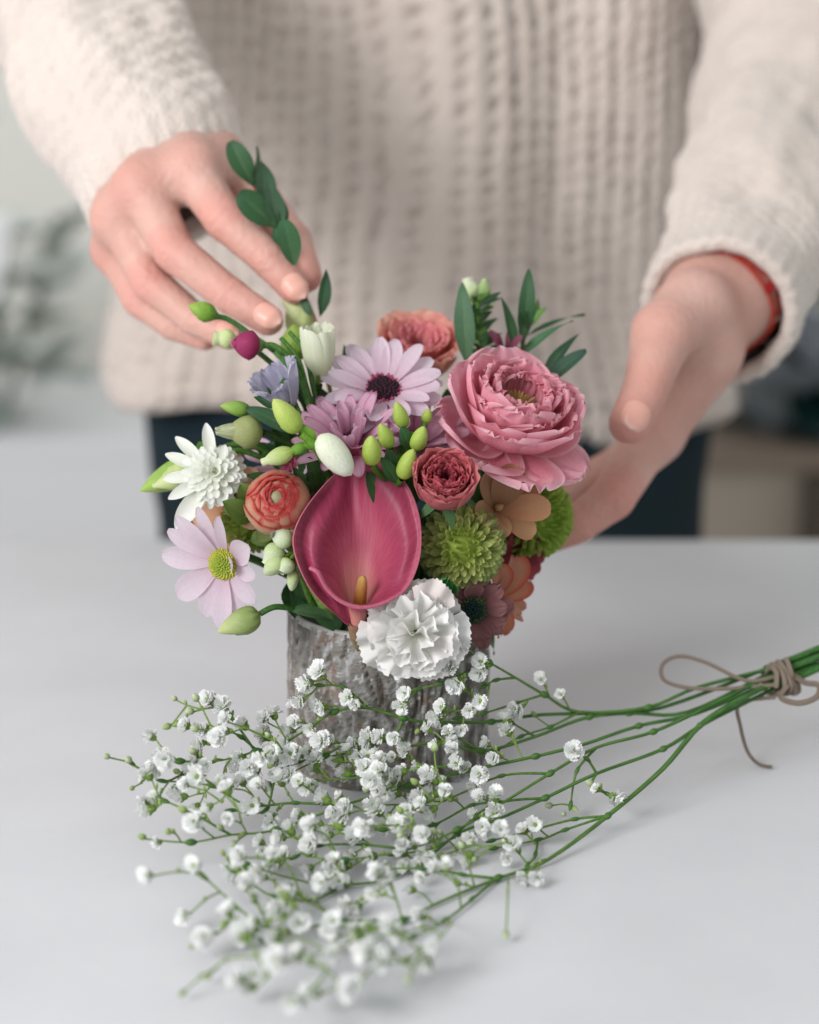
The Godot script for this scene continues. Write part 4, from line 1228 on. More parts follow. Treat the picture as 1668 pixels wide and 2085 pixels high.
func build_buds() -> void:
	var lime := Color(0.34, 0.46, 0.07)
	var lime2 := Color(0.46, 0.56, 0.14)
	var green := Color(0.10, 0.24, 0.03)
	# freesia spray standing in the middle
	var t := thing("freesia_spray", "spray of plump lime green freesia buds standing between the pink daisies and the rose", "freesia", Vector3(-0.0069, 0.1324, 0.028))
	for q in [[Vector3(-0.0153, 0.1451, 0.046), Vector3(-0.0151, 0.1582, 0.052), 0.0042], [Vector3(-0.0078, 0.1495, 0.036), Vector3(-0.0119, 0.1606, 0.04), 0.0034], [Vector3(-0.002, 0.156, 0.028), Vector3(-0.0056, 0.1675, 0.03), 0.0033], [Vector3(0.0065, 0.1568, 0.022), Vector3(0.0081, 0.163, 0.022), 0.0024], [Vector3(0.0022, 0.1483, 0.036), Vector3(0.006, 0.159, 0.038), 0.0036], [Vector3(-0.0032, 0.1385, 0.044), Vector3(0.0016, 0.1514, 0.046), 0.0040]]:
		add_bud(t, q[0], q[1], q[2], lime, lime2, {"lobes": 2, "twist": 0.4, "depth": 0.09, "b": 0.62})
		stem(t, [t.position, (t.position as Vector3).lerp(q[0], 0.6) + Vector3(0, -0.001, 0), q[0]], 0.0018, 0.0013, M.stem, Color(0.04, 0.10, 0.03), green)
	stem(t, [Vector3(0.0012, 0.1548, 0.03), Vector3(-0.0002, 0.1498, 0.031), Vector3(-0.0045, 0.14, 0.029), t.position, SINK], 0.0018, 0.0018, M.stem, green, Color(0.04, 0.10, 0.03))
	for q in [[Vector3(-0.0068, 0.1406, 0.04), Vector3(-0.0084, 0.1498, 0.04)], [Vector3(0, 0.1488, 0.033), Vector3(-0.0032, 0.1581, 0.034)], [Vector3(-0.0044, 0.1354, 0.04), Vector3(-0.0115, 0.1481, 0.046)]]:
		leaf(t, "bract", q[0], q[1], 0.006, Vector3(0, 0.3, 1), Color(0.04, 0.12, 0.04), M.leaf)

	# freesia with the white bud
	t = thing("freesia_spray", "freesia with one large white bud and two pale green buds, above the calla lily", "freesia", Vector3(-0.0381, 0.1521, 0.044))
	add_bud(t, Vector3(-0.0359, 0.1588, 0.054), Vector3(-0.0231, 0.1428, 0.056), 0.0060, Color(0.74, 0.75, 0.62), Color(0.80, 0.79, 0.72), {"lobes": 2, "twist": 0.15, "depth": 0.03, "b": 0.5, "a": 0.85})
	add_bud(t, Vector3(-0.0442, 0.1583, 0.046), Vector3(-0.0547, 0.1715, 0.044), 0.0048, lime, Color(0.56, 0.62, 0.20), {"lobes": 2, "twist": 0.3, "depth": 0.06, "b": 0.6})
	add_bud(t, Vector3(-0.0467, 0.1506, 0.046), Vector3(-0.0596, 0.1452, 0.044), 0.0036, lime, Color(0.66, 0.68, 0.45), {"lobes": 2, "twist": 0.4, "tipr": 0.45})
	add_bud(t, Vector3(-0.0412, 0.153, 0.045), Vector3(-0.0492, 0.1489, 0.045), 0.0024, green, Color(0.22, 0.40, 0.05), {})
	stem(t, [Vector3(-0.0438, 0.1579, 0.046), Vector3(-0.0407, 0.1554, 0.045), t.position, Vector3(-0.036, 0.1458, 0.036), Vector3(-0.0328, 0.1294, 0.016), SINK], 0.0020, 0.0020, M.stem, Color(0.20, 0.38, 0.05), green)
	stem(t, [Vector3(-0.0483, 0.15, 0.046), Vector3(-0.0424, 0.1524, 0.045), t.position], 0.0016, 0.0018, M.stem, Color(0.22, 0.40, 0.05), green)
	stem(t, [Vector3(-0.0346, 0.1566, 0.053), Vector3(-0.0362, 0.1547, 0.049), t.position], 0.0016, 0.0018, M.stem, Color(0.22, 0.40, 0.05), green)
	leaf(t, "bract", Vector3(-0.0384, 0.153, 0.045), Vector3(-0.0438, 0.1613, 0.046), 0.0055, Vector3(0.2, 0.4, 1), Color(0.18, 0.36, 0.04), M.leaf)

	# lisianthus: closed white, lilac, pale green
	var ivory := Color(0.74, 0.76, 0.62)
	t = thing("white_lisianthus", "closed white lisianthus bloom standing upright left of the topmost daisy", "lisianthus", Vector3(-0.0388, 0.1689, -0.006), facing(Vector3(0.0, 1.0, 0.10)))
	for k in 5:
		part(t, "petal", petal({"L": 0.0260 + 0.0015 * (k % 2), "W": 0.0170, "r0": 0.0015, "h0": 0.0, "e0": 18, "e1": 94, "ep": 0.28, "um": 0.7, "tp": 0.14, "wb": 0.5, "wrap": 1.0, "skew": 0.12, "notch": 0.05, "notchn": 2.6, "nu": 14, "nv": 12, "ruf": 0.0006, "c0": Color(0.55, 0.62, 0.30), "c1": ivory, "cp": 0.45}), M.white_petal, Vector3.ZERO, Basis(Vector3.UP, k * 1.257 + 0.3).scaled(Vector3(0.86 + 0.03 * k, 1, 0.86 + 0.03 * k)))
	for k in 5:
		part(t, "sepal", petal({"L": 0.010, "W": 0.0016, "r0": 0.002, "e0": 30, "e1": 88, "ep": 0.4, "um": 0.2, "tp": 0.9, "nu": 5, "nv": 2, "c0": Color(0.24, 0.34, 0.08)}), M.leaf, Vector3(0, -0.0008, 0), Basis(Vector3.UP, k * 1.257 + 0.9))
	stem_down(t, 0.02, 0.0016, M.stem)

	t = thing("lilac_lisianthus", "half open lilac lisianthus with pale torn edges, upper left of the posy", "lisianthus", Vector3(-0.0502, 0.1601, 0.008), facing(Vector3(-0.42, 0.85, 0.30)))
	for k in 7:
		var c := Color(0.47, 0.44, 0.62).lerp(Color(0.62, 0.60, 0.72), 0.5 + 0.5 * sin(k * 2.3))
		part(t, "petal", petal({"L": 0.0250 - 0.001 * (k % 3), "W": 0.0170, "r0": 0.0015, "e0": 22, "e1": 84, "ep": 0.4, "curl": 20 + 20 * (k % 3), "um": 0.68, "tp": 0.3, "wb": 0.45, "wrap": 0.95, "notch": 0.06, "notchn": 2.2, "nu": 14, "nv": 12, "ruf": 0.0012, "rufn": 3.0, "ph": k, "c0": Color(0.50, 0.50, 0.58), "c1": c, "ce": Color(0.74, 0.74, 0.72), "ew": 0.10}), M.petal, Vector3.ZERO, Basis(Vector3.UP, k * 0.92).scaled(Vector3.ONE * (1.0 - 0.035 * k)))
	for k in 5:
		part(t, "sepal", petal({"L": 0.014, "W": 0.003, "r0": 0.003, "e0": 40, "e1": 88, "ep": 0.4, "um": 0.3, "tp": 0.9, "nu": 5, "nv": 2, "c0": Color(0.10, 0.20, 0.06)}), M.leaf, Vector3(0, -0.0008, 0), Basis(Vector3.UP, k * 1.257))
	stem_down(t, 0.02, 0.0014, M.stem)

	t = tip_bud("pale_bloom", "blurred pale yellow green bloom under the fingertips behind the white lisianthus", "lisianthus", Vector3(-0.0455, 0.181, -0.046), Vector3(-0.0534, 0.1991, -0.05), 0.0068, Color(0.50, 0.58, 0.22), Color(0.74, 0.76, 0.48), "", {"tipr": 0.7, "lobes": 3, "depth": 0.1})
	stem_down(t, 0.0, 0.0016, M.stem)
	t = tip_bud("green_bud", "round green bud beside the closed white lisianthus under the fingertips", "bud", Vector3(-0.0495, 0.1738, -0.03), Vector3(-0.0511, 0.1899, -0.032), 0.0070, Color(0.16, 0.28, 0.03), Color(0.34, 0.44, 0.10), "", {"lobes": 4, "depth": 0.1})
	stem(t, [t.position, Vector3(-0.0469, 0.1614, -0.02), SINK], 0.0014, 0.0014, M.stem)

	# upper left: slim green bud, cream bud, magenta bud
	t = tip_bud("green_bud", "slim bright green bud crossing the lowest fingers at the upper left", "bud", Vector3(-0.0832, 0.1954, -0.018), Vector3(-0.0951, 0.2004, -0.016), 0.0042, Color(0.10, 0.26, 0.02), Color(0.36, 0.50, 0.10), "", {"lobes": 3, "twist": 0.8, "depth": 0.12, "calyx": 0.009})
	stem(t, [t.position, Vector3(-0.0778, 0.1936, -0.019), Vector3(-0.0667, 0.1864, -0.016), Vector3(-0.0535, 0.1766, -0.008), Vector3(-0.0411, 0.1473, -0.004), SINK], 0.0012, 0.0013, M.stem, Color(0.05, 0.15, 0.03))
	t = tip_bud("cream_bud", "cream green bud with an open tip beside the magenta bud", "bud", Vector3(-0.0739, 0.1872, -0.008), Vector3(-0.0838, 0.1876, -0.006), 0.0042, Color(0.50, 0.60, 0.26), Color(0.70, 0.74, 0.46), "", {"tipr": 0.75, "lobes": 3, "depth": 0.08})
	stem(t, [t.position, Vector3(-0.0661, 0.1826, -0.008), Vector3(-0.0513, 0.1688, -0.004), Vector3(-0.0388, 0.1439, 0), SINK], 0.0012, 0.0013, M.stem)
	t = thing("magenta_bud", "magenta pink bud with green sepals below the middle fingertip", "bud", Vector3(-0.0632, 0.1852, 0), facing(Vector3(-0.93, 0.18, 0.30)))
	for k in 9:
		part(t, "petal", petal({"L": 0.0150, "W": 0.0056, "r0": 0.001, "e0": 48, "e1": 150, "ep": 0.7, "um": 0.5, "tp": 0.6, "wb": 0.5, "wrap": 0.85, "nu": 10, "nv": 6, "c0": Color(0.48, 0.05, 0.17), "c1": Color(0.62, 0.12, 0.28), "ce": Color(0.78, 0.30, 0.46), "ew": 0.22}), M.petal, Vector3.ZERO, Basis(Vector3.UP, k * 0.698 + rng.randf() * 0.1).scaled(Vector3.ONE * (1.0 - 0.05 * (k % 3))))
	part(t, "core", bud(0.0125, 0.0062, Color(0.40, 0.03, 0.12), Color(0.5, 0.07, 0.2), 4, 0.3), M.petal)
	for k in 8:
		part(t, "sepal", petal({"L": 0.0085, "W": 0.0032, "r0": 0.0015, "h0": -0.0012, "e0": 30, "e1": 85, "ep": 0.5, "um": 0.4, "tp": 0.7, "nu": 6, "nv": 4, "cup": 0.3, "c0": Color(0.12, 0.24, 0.06), "c1": Color(0.30, 0.40, 0.18)}), M.leaf, Vector3.ZERO, Basis(Vector3.UP, k * 0.785))
	stem(t, [t.position, Vector3(-0.057, 0.1854, 0), Vector3(-0.0487, 0.1773, 0.002), Vector3(-0.042, 0.1601, 0.006), Vector3(-0.0327, 0.1265, 0), SINK], 0.0013, 0.0015, M.stem, Color(0.08, 0.20, 0.04))
	# slender stems that fan out at the upper left
	t = thing("slender_stems", "slender curved green stems rising between the magenta bud and the white lisianthus", "stem", Vector3(-0.0446, 0.1661, 0.004))
	for q in [[Vector3(-0.0549, 0.188, -0.006), Vector3(-0.0476, 0.1798, -0.002), Vector3(-0.0429, 0.1661, 0.004)], [Vector3(-0.0567, 0.1838, 0.004), Vector3(-0.0485, 0.1745, 0.006), Vector3(-0.0415, 0.1584, 0.008)], [Vector3(-0.0515, 0.1896, -0.012), Vector3(-0.0445, 0.1812, -0.006), Vector3(-0.0406, 0.1653, 0)], [Vector3(-0.0501, 0.1669, 0.008), Vector3(-0.046, 0.1578, 0.01), Vector3(-0.0405, 0.1457, 0.008)]]:
		stem(t, [q[0], q[1], q[2], Vector3(-0.0306, 0.1199, 0), SINK], 0.0010, 0.0013, M.stem, Color(0.07, 0.19, 0.03), Color(0.04, 0.12, 0.03))
	leaf(t, "leaf", Vector3(-0.0525, 0.1597, 0.012), Vector3(-0.0528, 0.1739, 0.012), 0.007, Vector3(0.2, 0.1, 1), Color(0.05, 0.14, 0.06), M.leaf)
	leaf(t, "leaf", Vector3(-0.0546, 0.1622, 0.016), Vector3(-0.065, 0.1672, 0.018), 0.0045, Vector3(0.2, 0.5, 1), Color(0.04, 0.12, 0.05), M.leaf)
	leaf(t, "leaf", Vector3(-0.0473, 0.1521, 0.018), Vector3(-0.0682, 0.1626, 0.02), 0.0085, Vector3(0.1, 0.6, 0.8), Color(0.05, 0.13, 0.06), M.leaf)

	# creamy green double bud at the left
	t = thing("lisianthus_bud", "plump cream green lisianthus bud above the white chrysanthemum", "lisianthus", Vector3(-0.0614, 0.1521, 0.018), facing(Vector3(-0.92, 0.10, 0.35)))
	for k in 7:
		part(t, "petal", petal({"L": 0.0215 - 0.0012 * (k % 3), "W": 0.0150, "r0": 0.001, "e0": 50, "e1": 122, "ep": 0.7, "um": 0.58, "tp": 0.42, "wb": 0.5, "wrap": 0.9, "curl": 12, "nu": 12, "nv": 10, "ruf": 0.0008, "ph": k, "c0": Color(0.34, 0.42, 0.13), "c1": Color(0.70, 0.74, 0.48), "ce": Color(0.80, 0.82, 0.62), "ew": 0.2}), M.petal, Vector3.ZERO, Basis(Vector3.UP, k * 0.95).scaled(Vector3.ONE * (1.0 - 0.05 * (k % 3))))
	part(t, "core", bud(0.016, 0.0070, Color(0.40, 0.46, 0.16), Color(0.55, 0.58, 0.28), 3, 0.6), M.petal)
	stem(t, [t.position, Vector3(-0.0567, 0.1491, 0.014), Vector3(-0.0429, 0.1323, 0.006), SINK], 0.0013, 0.0014, M.stem)
	t = tip_bud("green_bud", "small green bud lying on the plump cream green lisianthus bud", "bud", Vector3(-0.0661, 0.1609, 0.016), Vector3(-0.079, 0.1634, 0.018), 0.0032, Color(0.14, 0.28, 0.04), Color(0.36, 0.50, 0.12), "", {"lobes": 3})
	stem(t, [t.position, Vector3(-0.0565, 0.1576, 0.014), Vector3(-0.0428, 0.1388, 0.006), SINK], 0.0011, 0.0013, M.stem)

	# long pale buds at the far left
	t = thing("lisianthus_buds", "long pale green twisted buds at the far left tip of the posy", "lisianthus", Vector3(-0.0868, 0.1388, 0.006))
	add_bud(t, Vector3(-0.0873, 0.137, 0.006), Vector3(-0.115, 0.1252, 0.012), 0.0062, Color(0.16, 0.32, 0.04), Color(0.40, 0.54, 0.14), {"lobes": 2, "twist": 0.7, "a": 0.62, "depth": 0.16})
	add_bud(t, Vector3(-0.0885, 0.136, 0.014), Vector3(-0.1083, 0.1281, 0.017), 0.0050, Color(0.44, 0.54, 0.20), Color(0.62, 0.66, 0.36), {"lobes": 2, "twist": 0.9, "tipr": 0.3, "depth": 0.16})
	stem(t, [Vector3(-0.0888, 0.1362, 0.008), Vector3(-0.0802, 0.1427, 0.008), Vector3(-0.0687, 0.1446, 0.008), Vector3(-0.0554, 0.1366, 0.006), Vector3(-0.0371, 0.1133, 0), SINK], 0.0014, 0.0016, M.stem, Color(0.09, 0.22, 0.03))
	stem(t, [Vector3(-0.0902, 0.1353, 0.014), Vector3(-0.0756, 0.1427, 0.012), Vector3(-0.0634, 0.1397, 0.01), Vector3(-0.0534, 0.1323, 0.006), SINK], 0.0012, 0.0014, M.stem, Color(0.09, 0.22, 0.03))
	leaf(t, "leaf", Vector3(-0.0848, 0.1377, 0.006), Vector3(-0.0902, 0.1448, 0.004), 0.008, Vector3(0, 0.4, 1), Color(0.10, 0.24, 0.03), M.leaf)

	# lower left: bud that nods, snow white bell buds
	t = tip_bud("lisianthus_bud", "nodding pale green pointed bud low at the left beside the cup", "lisianthus", Vector3(-0.0612, 0.0835, 0.052), Vector3(-0.0784, 0.0768, 0.056), 0.0056, Color(0.17, 0.26, 0.06), Color(0.56, 0.60, 0.30), "", {"lobes": 3, "twist": 0.7, "a": 0.60, "depth": 0.10})
	stem(t, [t.position, Vector3(-0.0552, 0.0858, 0.05), Vector3(-0.0476, 0.0829, 0.044), Vector3(-0.0382, 0.0751, 0.03), SINK], 0.0013, 0.0013, M.stem, Color(0.05, 0.15, 0.03))
	leaf(t, "leaf", Vector3(-0.0487, 0.0832, 0.046), Vector3(-0.0323, 0.0776, 0.042), 0.0085, Vector3(0.05, 0.85, 0.5), Color(0.07, 0.16, 0.07), M.leaf)
	t = thing("snapdragon_sprig", "sprig of small white bell buds between the pale daisy and the calla lily", "snapdragon", Vector3(-0.046, 0.1084, 0.044))
	var w := Color(0.76, 0.78, 0.70)
	var g2 := Color(0.44, 0.54, 0.22)
	for q in [[Vector3(-0.0486, 0.1121, 0.046), Vector3(-0.0554, 0.1167, 0.05), 0.0042, 0.6], [Vector3(-0.0525, 0.1113, 0.047), Vector3(-0.0589, 0.1039, 0.05), 0.0046, 0.5], [Vector3(-0.0512, 0.107, 0.05), Vector3(-0.0592, 0.1003, 0.052), 0.0040, 0.2], [Vector3(-0.0484, 0.1059, 0.05), Vector3(-0.0522, 0.1017, 0.054), 0.0036, 0.5], [Vector3(-0.0474, 0.1012, 0.048), Vector3(-0.0483, 0.0925, 0.05), 0.0026, 0.25], [Vector3(-0.0472, 0.1141, 0.042), Vector3(-0.0526, 0.1171, 0.044), 0.0034, 0.8]]:
		add_bud(t, q[0], q[1], q[2], g2, g2.lerp(w, 0.3 + q[3]), {"lobes": 2, "twist": 0.5, "tipr": 0.4 if q[3] > 0.3 else 0.0, "b": 0.6})
		stem(t, [q[0], (q[0] as Vector3).lerp(t.position, 0.6), t.position + Vector3(0, -0.001, 0)], 0.0009, 0.0011, M.stem, Color(0.20, 0.36, 0.05), Color(0.14, 0.28, 0.04))
	stem(t, [Vector3(-0.0472, 0.1151, 0.042), t.position, Vector3(-0.044, 0.0945, 0.04), Vector3(-0.0363, 0.0733, 0.028), SINK], 0.0014, 0.0016, M.stem, Color(0.16, 0.30, 0.05), Color(0.07, 0.18, 0.03))

	# the thick pale stem left of the calla lily
	t = thing("thick_stem", "thick pale green stem slanting into the cup left of the calla lily", "stem", Vector3(-0.0453, 0.1039, 0.036))
	stem(t, [Vector3(-0.0469, 0.1081, 0.036), Vector3(-0.0428, 0.097, 0.038), Vector3(-0.0368, 0.0857, 0.036), Vector3(-0.03, 0.0711, 0.028), SINK], 0.0030, 0.0036, M.stem, Color(0.28, 0.42, 0.12), Color(0.16, 0.30, 0.06))

func build_greens() -> void:
	var deep := Color(0.035, 0.11, 0.045)
	var blue := Color(0.07, 0.15, 0.085)
	# sprig in the hand
	var t := thing("eucalyptus_sprig", "green sprig of oval leaves pinched between thumb and finger", "sprig", Vector3(-0.0487, 0.2074, -0.047))
	stem(t, [Vector3(-0.0726, 0.252, -0.072), Vector3(-0.0685, 0.2425, -0.068), Vector3(-0.0605, 0.2285, -0.058), Vector3(-0.0535, 0.2158, -0.05), Vector3(-0.0487, 0.2042, -0.046), Vector3(-0.0424, 0.1908, -0.04), Vector3(-0.0378, 0.1727, -0.03), SINK], 0.0008, 0.0011, M.stem, Color(0.26, 0.07, 0.04), Color(0.13, 0.12, 0.05))
	leaf(t, "leaf", Vector3(-0.0708, 0.2473, -0.068), Vector3(-0.0812, 0.2666, -0.072), 0.0105, Vector3(0.3, 0.1, 1), deep, M.leaf, 10, {"um": 0.5, "tp": 0.55})
	leaf(t, "leaf", Vector3(-0.0707, 0.2472, -0.069), Vector3(-0.0698, 0.2642, -0.078), 0.0070, Vector3(0.9, 0.1, 0.5), deep, M.leaf)
	leaf(t, "leaf", Vector3(-0.065, 0.239, -0.062), Vector3(-0.0664, 0.2583, -0.066), 0.0105, Vector3(0.6, 0.2, 0.8), blue, M.leaf, 10, {"um": 0.45})
	leaf(t, "leaf", Vector3(-0.0597, 0.2302, -0.054), Vector3(-0.0758, 0.2451, -0.052), 0.0125, Vector3(-0.2, 0.5, 0.9), deep, M.leaf, 10, {"um": 0.55, "tp": 0.5})
	leaf(t, "leaf", Vector3(-0.0589, 0.2288, -0.055), Vector3(-0.0633, 0.2498, -0.058), 0.0105, Vector3(0.5, 0.1, 0.9), blue, M.leaf)
	leaf(t, "leaf", Vector3(-0.0579, 0.227, -0.055), Vector3(-0.0573, 0.2427, -0.06), 0.0055, Vector3(0.8, 0.1, 0.5), deep, M.leaf)
	leaf(t, "leaf", Vector3(-0.0509, 0.2145, -0.042), Vector3(-0.0557, 0.2343, -0.042), 0.0108, Vector3(0.35, 0.15, 0.9), Color(0.06, 0.17, 0.075), M.leaf, 10, {"um": 0.5, "tp": 0.55})
	leaf(t, "leaf", Vector3(-0.0552, 0.2197, -0.05), Vector3(-0.06, 0.2304, -0.052), 0.0060, Vector3(-0.5, 0.1, 0.8), deep, M.leaf)
	leaf(t, "leaf", Vector3(-0.0399, 0.1916, -0.042), Vector3(-0.0371, 0.213, -0.044), 0.0058, Vector3(0.5, 0.1, 0.9), Color(0.03, 0.10, 0.05), M.leaf)
	leaf(t, "leaf", Vector3(-0.0432, 0.1921, -0.04), Vector3(-0.0485, 0.1997, -0.042), 0.0040, Vector3(0.2, 0.1, 0.9), blue, M.leaf)

	# willow-leaved sprig at the right
	t = thing("willow_sprig", "sprig of long narrow green leaves rising behind the pink ranunculus", "sprig", Vector3(0.0496, 0.1735, -0.038))
	stem(t, [Vector3(0.0533, 0.193, -0.04), Vector3(0.0508, 0.1842, -0.04), t.position, Vector3(0.0405, 0.1554, -0.028), Vector3(0.0143, 0.1084, -0.01), SINK], 0.0009, 0.0014, M.stem, Color(0.30, 0.14, 0.06), Color(0.08, 0.14, 0.04))
	for q in [[Vector3(0.0498, 0.1796, -0.036), Vector3(0.0526, 0.213, -0.042), 0.0078, Vector3(0.2, 0.1, 1), 0], [Vector3(0.047, 0.1782, -0.034), Vector3(0.0398, 0.2022, -0.034), 0.0052, Vector3(0.5, 0.2, 0.9), 0], [Vector3(0.0488, 0.1751, -0.034), Vector3(0.0721, 0.1915, -0.03), 0.0050, Vector3(-0.2, 0.9, 0.5), 1], [Vector3(0.0523, 0.183, -0.042), Vector3(0.0794, 0.1908, -0.052), 0.0016, Vector3(-0.2, 0.9, 0.3), 1], [Vector3(0.0528, 0.1885, -0.038), Vector3(0.061, 0.1967, -0.036), 0.0055, Vector3(-0.4, 0.6, 0.7), 2], [Vector3(0.0541, 0.1891, -0.044), Vector3(0.0575, 0.1996, -0.046), 0.0055, Vector3(0.6, 0.1, 0.7), 2], [Vector3(0.0527, 0.187, -0.036), Vector3(0.0494, 0.1965, -0.034), 0.0035, Vector3(0.5, 0.1, 0.9), 0]]:
		leaf(t, "leaf", q[0], q[1], q[2], q[3], [deep, Color(0.06, 0.17, 0.08), Color(0.13, 0.28, 0.06)][q[4]], M.leaf)
	t = thing("broad_leaf", "single broad grey green leaf standing upright behind the pink ranunculus", "leaf", Vector3(0.0246, 0.1734, -0.026))
	leaf(t, "blade", Vector3(0.0255, 0.173, -0.026), Vector3(0.0231, 0.2078, -0.034), 0.0092, Vector3(-0.1, 0.1, 1), Color(0.075, 0.17, 0.09), M.leaf, 8)
	stem(t, [Vector3(0.0255, 0.1734, -0.026), Vector3(0.0208, 0.1482, -0.02), SINK], 0.0012, 0.0014, M.stem)
	t = thing("leaf_pair", "pair of dark pointed leaves at the right edge of the pink ranunculus", "leaf", Vector3(0.0592, 0.1668, -0.024))
	leaf(t, "leaf", Vector3(0.0589, 0.1673, -0.026), Vector3(0.0758, 0.1856, -0.034), 0.0062, Vector3(-0.6, 0.5, 0.7), Color(0.02, 0.07, 0.04), M.leaf)
	leaf(t, "leaf", Vector3(0.0599, 0.165, -0.022), Vector3(0.0778, 0.1791, -0.026), 0.0088, Vector3(-0.4, 0.6, 0.7), Color(0.04, 0.10, 0.07), M.leaf)
	stem(t, [Vector3(0.0596, 0.1655, -0.024), Vector3(0.0489, 0.1398, -0.018), SINK], 0.0012, 0.0014, M.stem)
	# rosemary-like sprig with white buds
	t = thing("white_bud_sprig", "upright sprig of narrow leaves with two white green buds at its top", "sprig", Vector3(0.0311, 0.175, -0.042))
	add_bud(t, Vector3(0.0281, 0.1983, -0.046), Vector3(0.0259, 0.2081, -0.048), 0.0044, Color(0.40, 0.50, 0.20), Color(0.76, 0.78, 0.64), {"tipr": 0.6})
	add_bud(t, Vector3(0.0321, 0.1974, -0.046), Vector3(0.0338, 0.2077, -0.048), 0.0036, Color(0.20, 0.34, 0.10), Color(0.46, 0.56, 0.28), {"tipr": 0.4})
	stem(t, [Vector3(0.0303, 0.2009, -0.046), Vector3(0.0308, 0.188, -0.044), t.position, Vector3(0.0277, 0.1542, -0.034), SINK], 0.0013, 0.0015, M.stem, Color(0.14, 0.28, 0.05))
	for k in 30:
		var y := 612.0 + k * 4.2
		var side := 1.0 if k % 2 == 0 else -0.55
		var c := [Color(0.14, 0.30, 0.05), Color(0.03, 0.09, 0.04), Color(0.06, 0.16, 0.06)][k % 3] as Color
		var from := (t.position as Vector3).lerp(Vector3(0.0303, 0.2009, -0.046), 1.0 - (y - 600.0) / 122.0)
		leaf(t, "leaf", from, from + Vector3(side * rng.randf_range(0.005, 0.011), rng.randf_range(0.003, 0.009), rng.randf_range(0.0, 0.006)), 0.0026, Vector3(0, 0.5, 0.8), c, M.leaf, 22, {"nu": 5, "nv": 2})
	t = thing("plum_flower", "small plum coloured flower behind the pink ranunculus beside the willow sprig", "flower", Vector3(0.0427, 0.1773, -0.034), facing(Vector3(-0.1, 0.7, 0.7)))
	ring(t, daisy_petals(4, 0.011, 0.0032, Color(0.20, 0.03, 0.08), Color(0.42, 0.14, 0.22), 55, 60, {"r0": 0.001}), 12, M.petal, 0.0, 0.2, 0.25)
	stem_down(t, 0.03, 0.0012, M.stem)

	# parsley-like leaf by the carnation
	t = thing("parsley_leaf", "bright green crinkled leaf between the carnation and the green pompon", "leaf", Vector3(0.0143, 0.0934, 0.05))
	for q in [[Vector3(0.0143, 0.0917, 0.048), Vector3(0.0166, 0.1017, 0.058), 0.011], [Vector3(0.0137, 0.0923, 0.05), Vector3(0.0099, 0.0996, 0.058), 0.007], [Vector3(0.0149, 0.0917, 0.05), Vector3(0.0191, 0.0928, 0.056), 0.008], [Vector3(0.0143, 0.0913, 0.05), Vector3(0.0155, 0.0901, 0.058), 0.006], [Vector3(0.0143, 0.0923, 0.05), Vector3(0.0121, 0.0949, 0.058), 0.005]]:
		leaf(t, "leaflet", q[0], q[1], q[2], Vector3(0.1, 0.5, 0.9), Color(0.03, 0.20, 0.03), M.leaf, 25, {"tp": 0.4, "ruf": 0.002, "rufn": 4.0, "notch": 0.2, "notchn": 2.5})
	stem(t, [t.position, Vector3(0.0135, 0.0848, 0.04), SINK], 0.0011, 0.0012, M.stem)
	# leaf that hangs over the cup at the right
	t = thing("drooping_leaf", "narrow grey green leaf drooping over the right rim of the cup", "leaf", Vector3(0.032, 0.0644, 0.018))
	leaf(t, "blade", Vector3(0.0308, 0.0666, 0.02), Vector3(0.0363, 0.0524, 0.016), 0.0065, Vector3(0.7, 0.5, 0.5), Color(0.06, 0.15, 0.06), M.leaf, 30)
	leaf(t, "blade", Vector3(0.0312, 0.0668, 0.022), Vector3(0.0332, 0.0589, 0.026), 0.0045, Vector3(0.3, 0.5, 0.8), Color(0.30, 0.36, 0.26), M.leaf, 20)
	stem(t, [t.position, Vector3(0.0269, 0.0657, 0.012), SINK], 0.0010, 0.0012, M.stem)

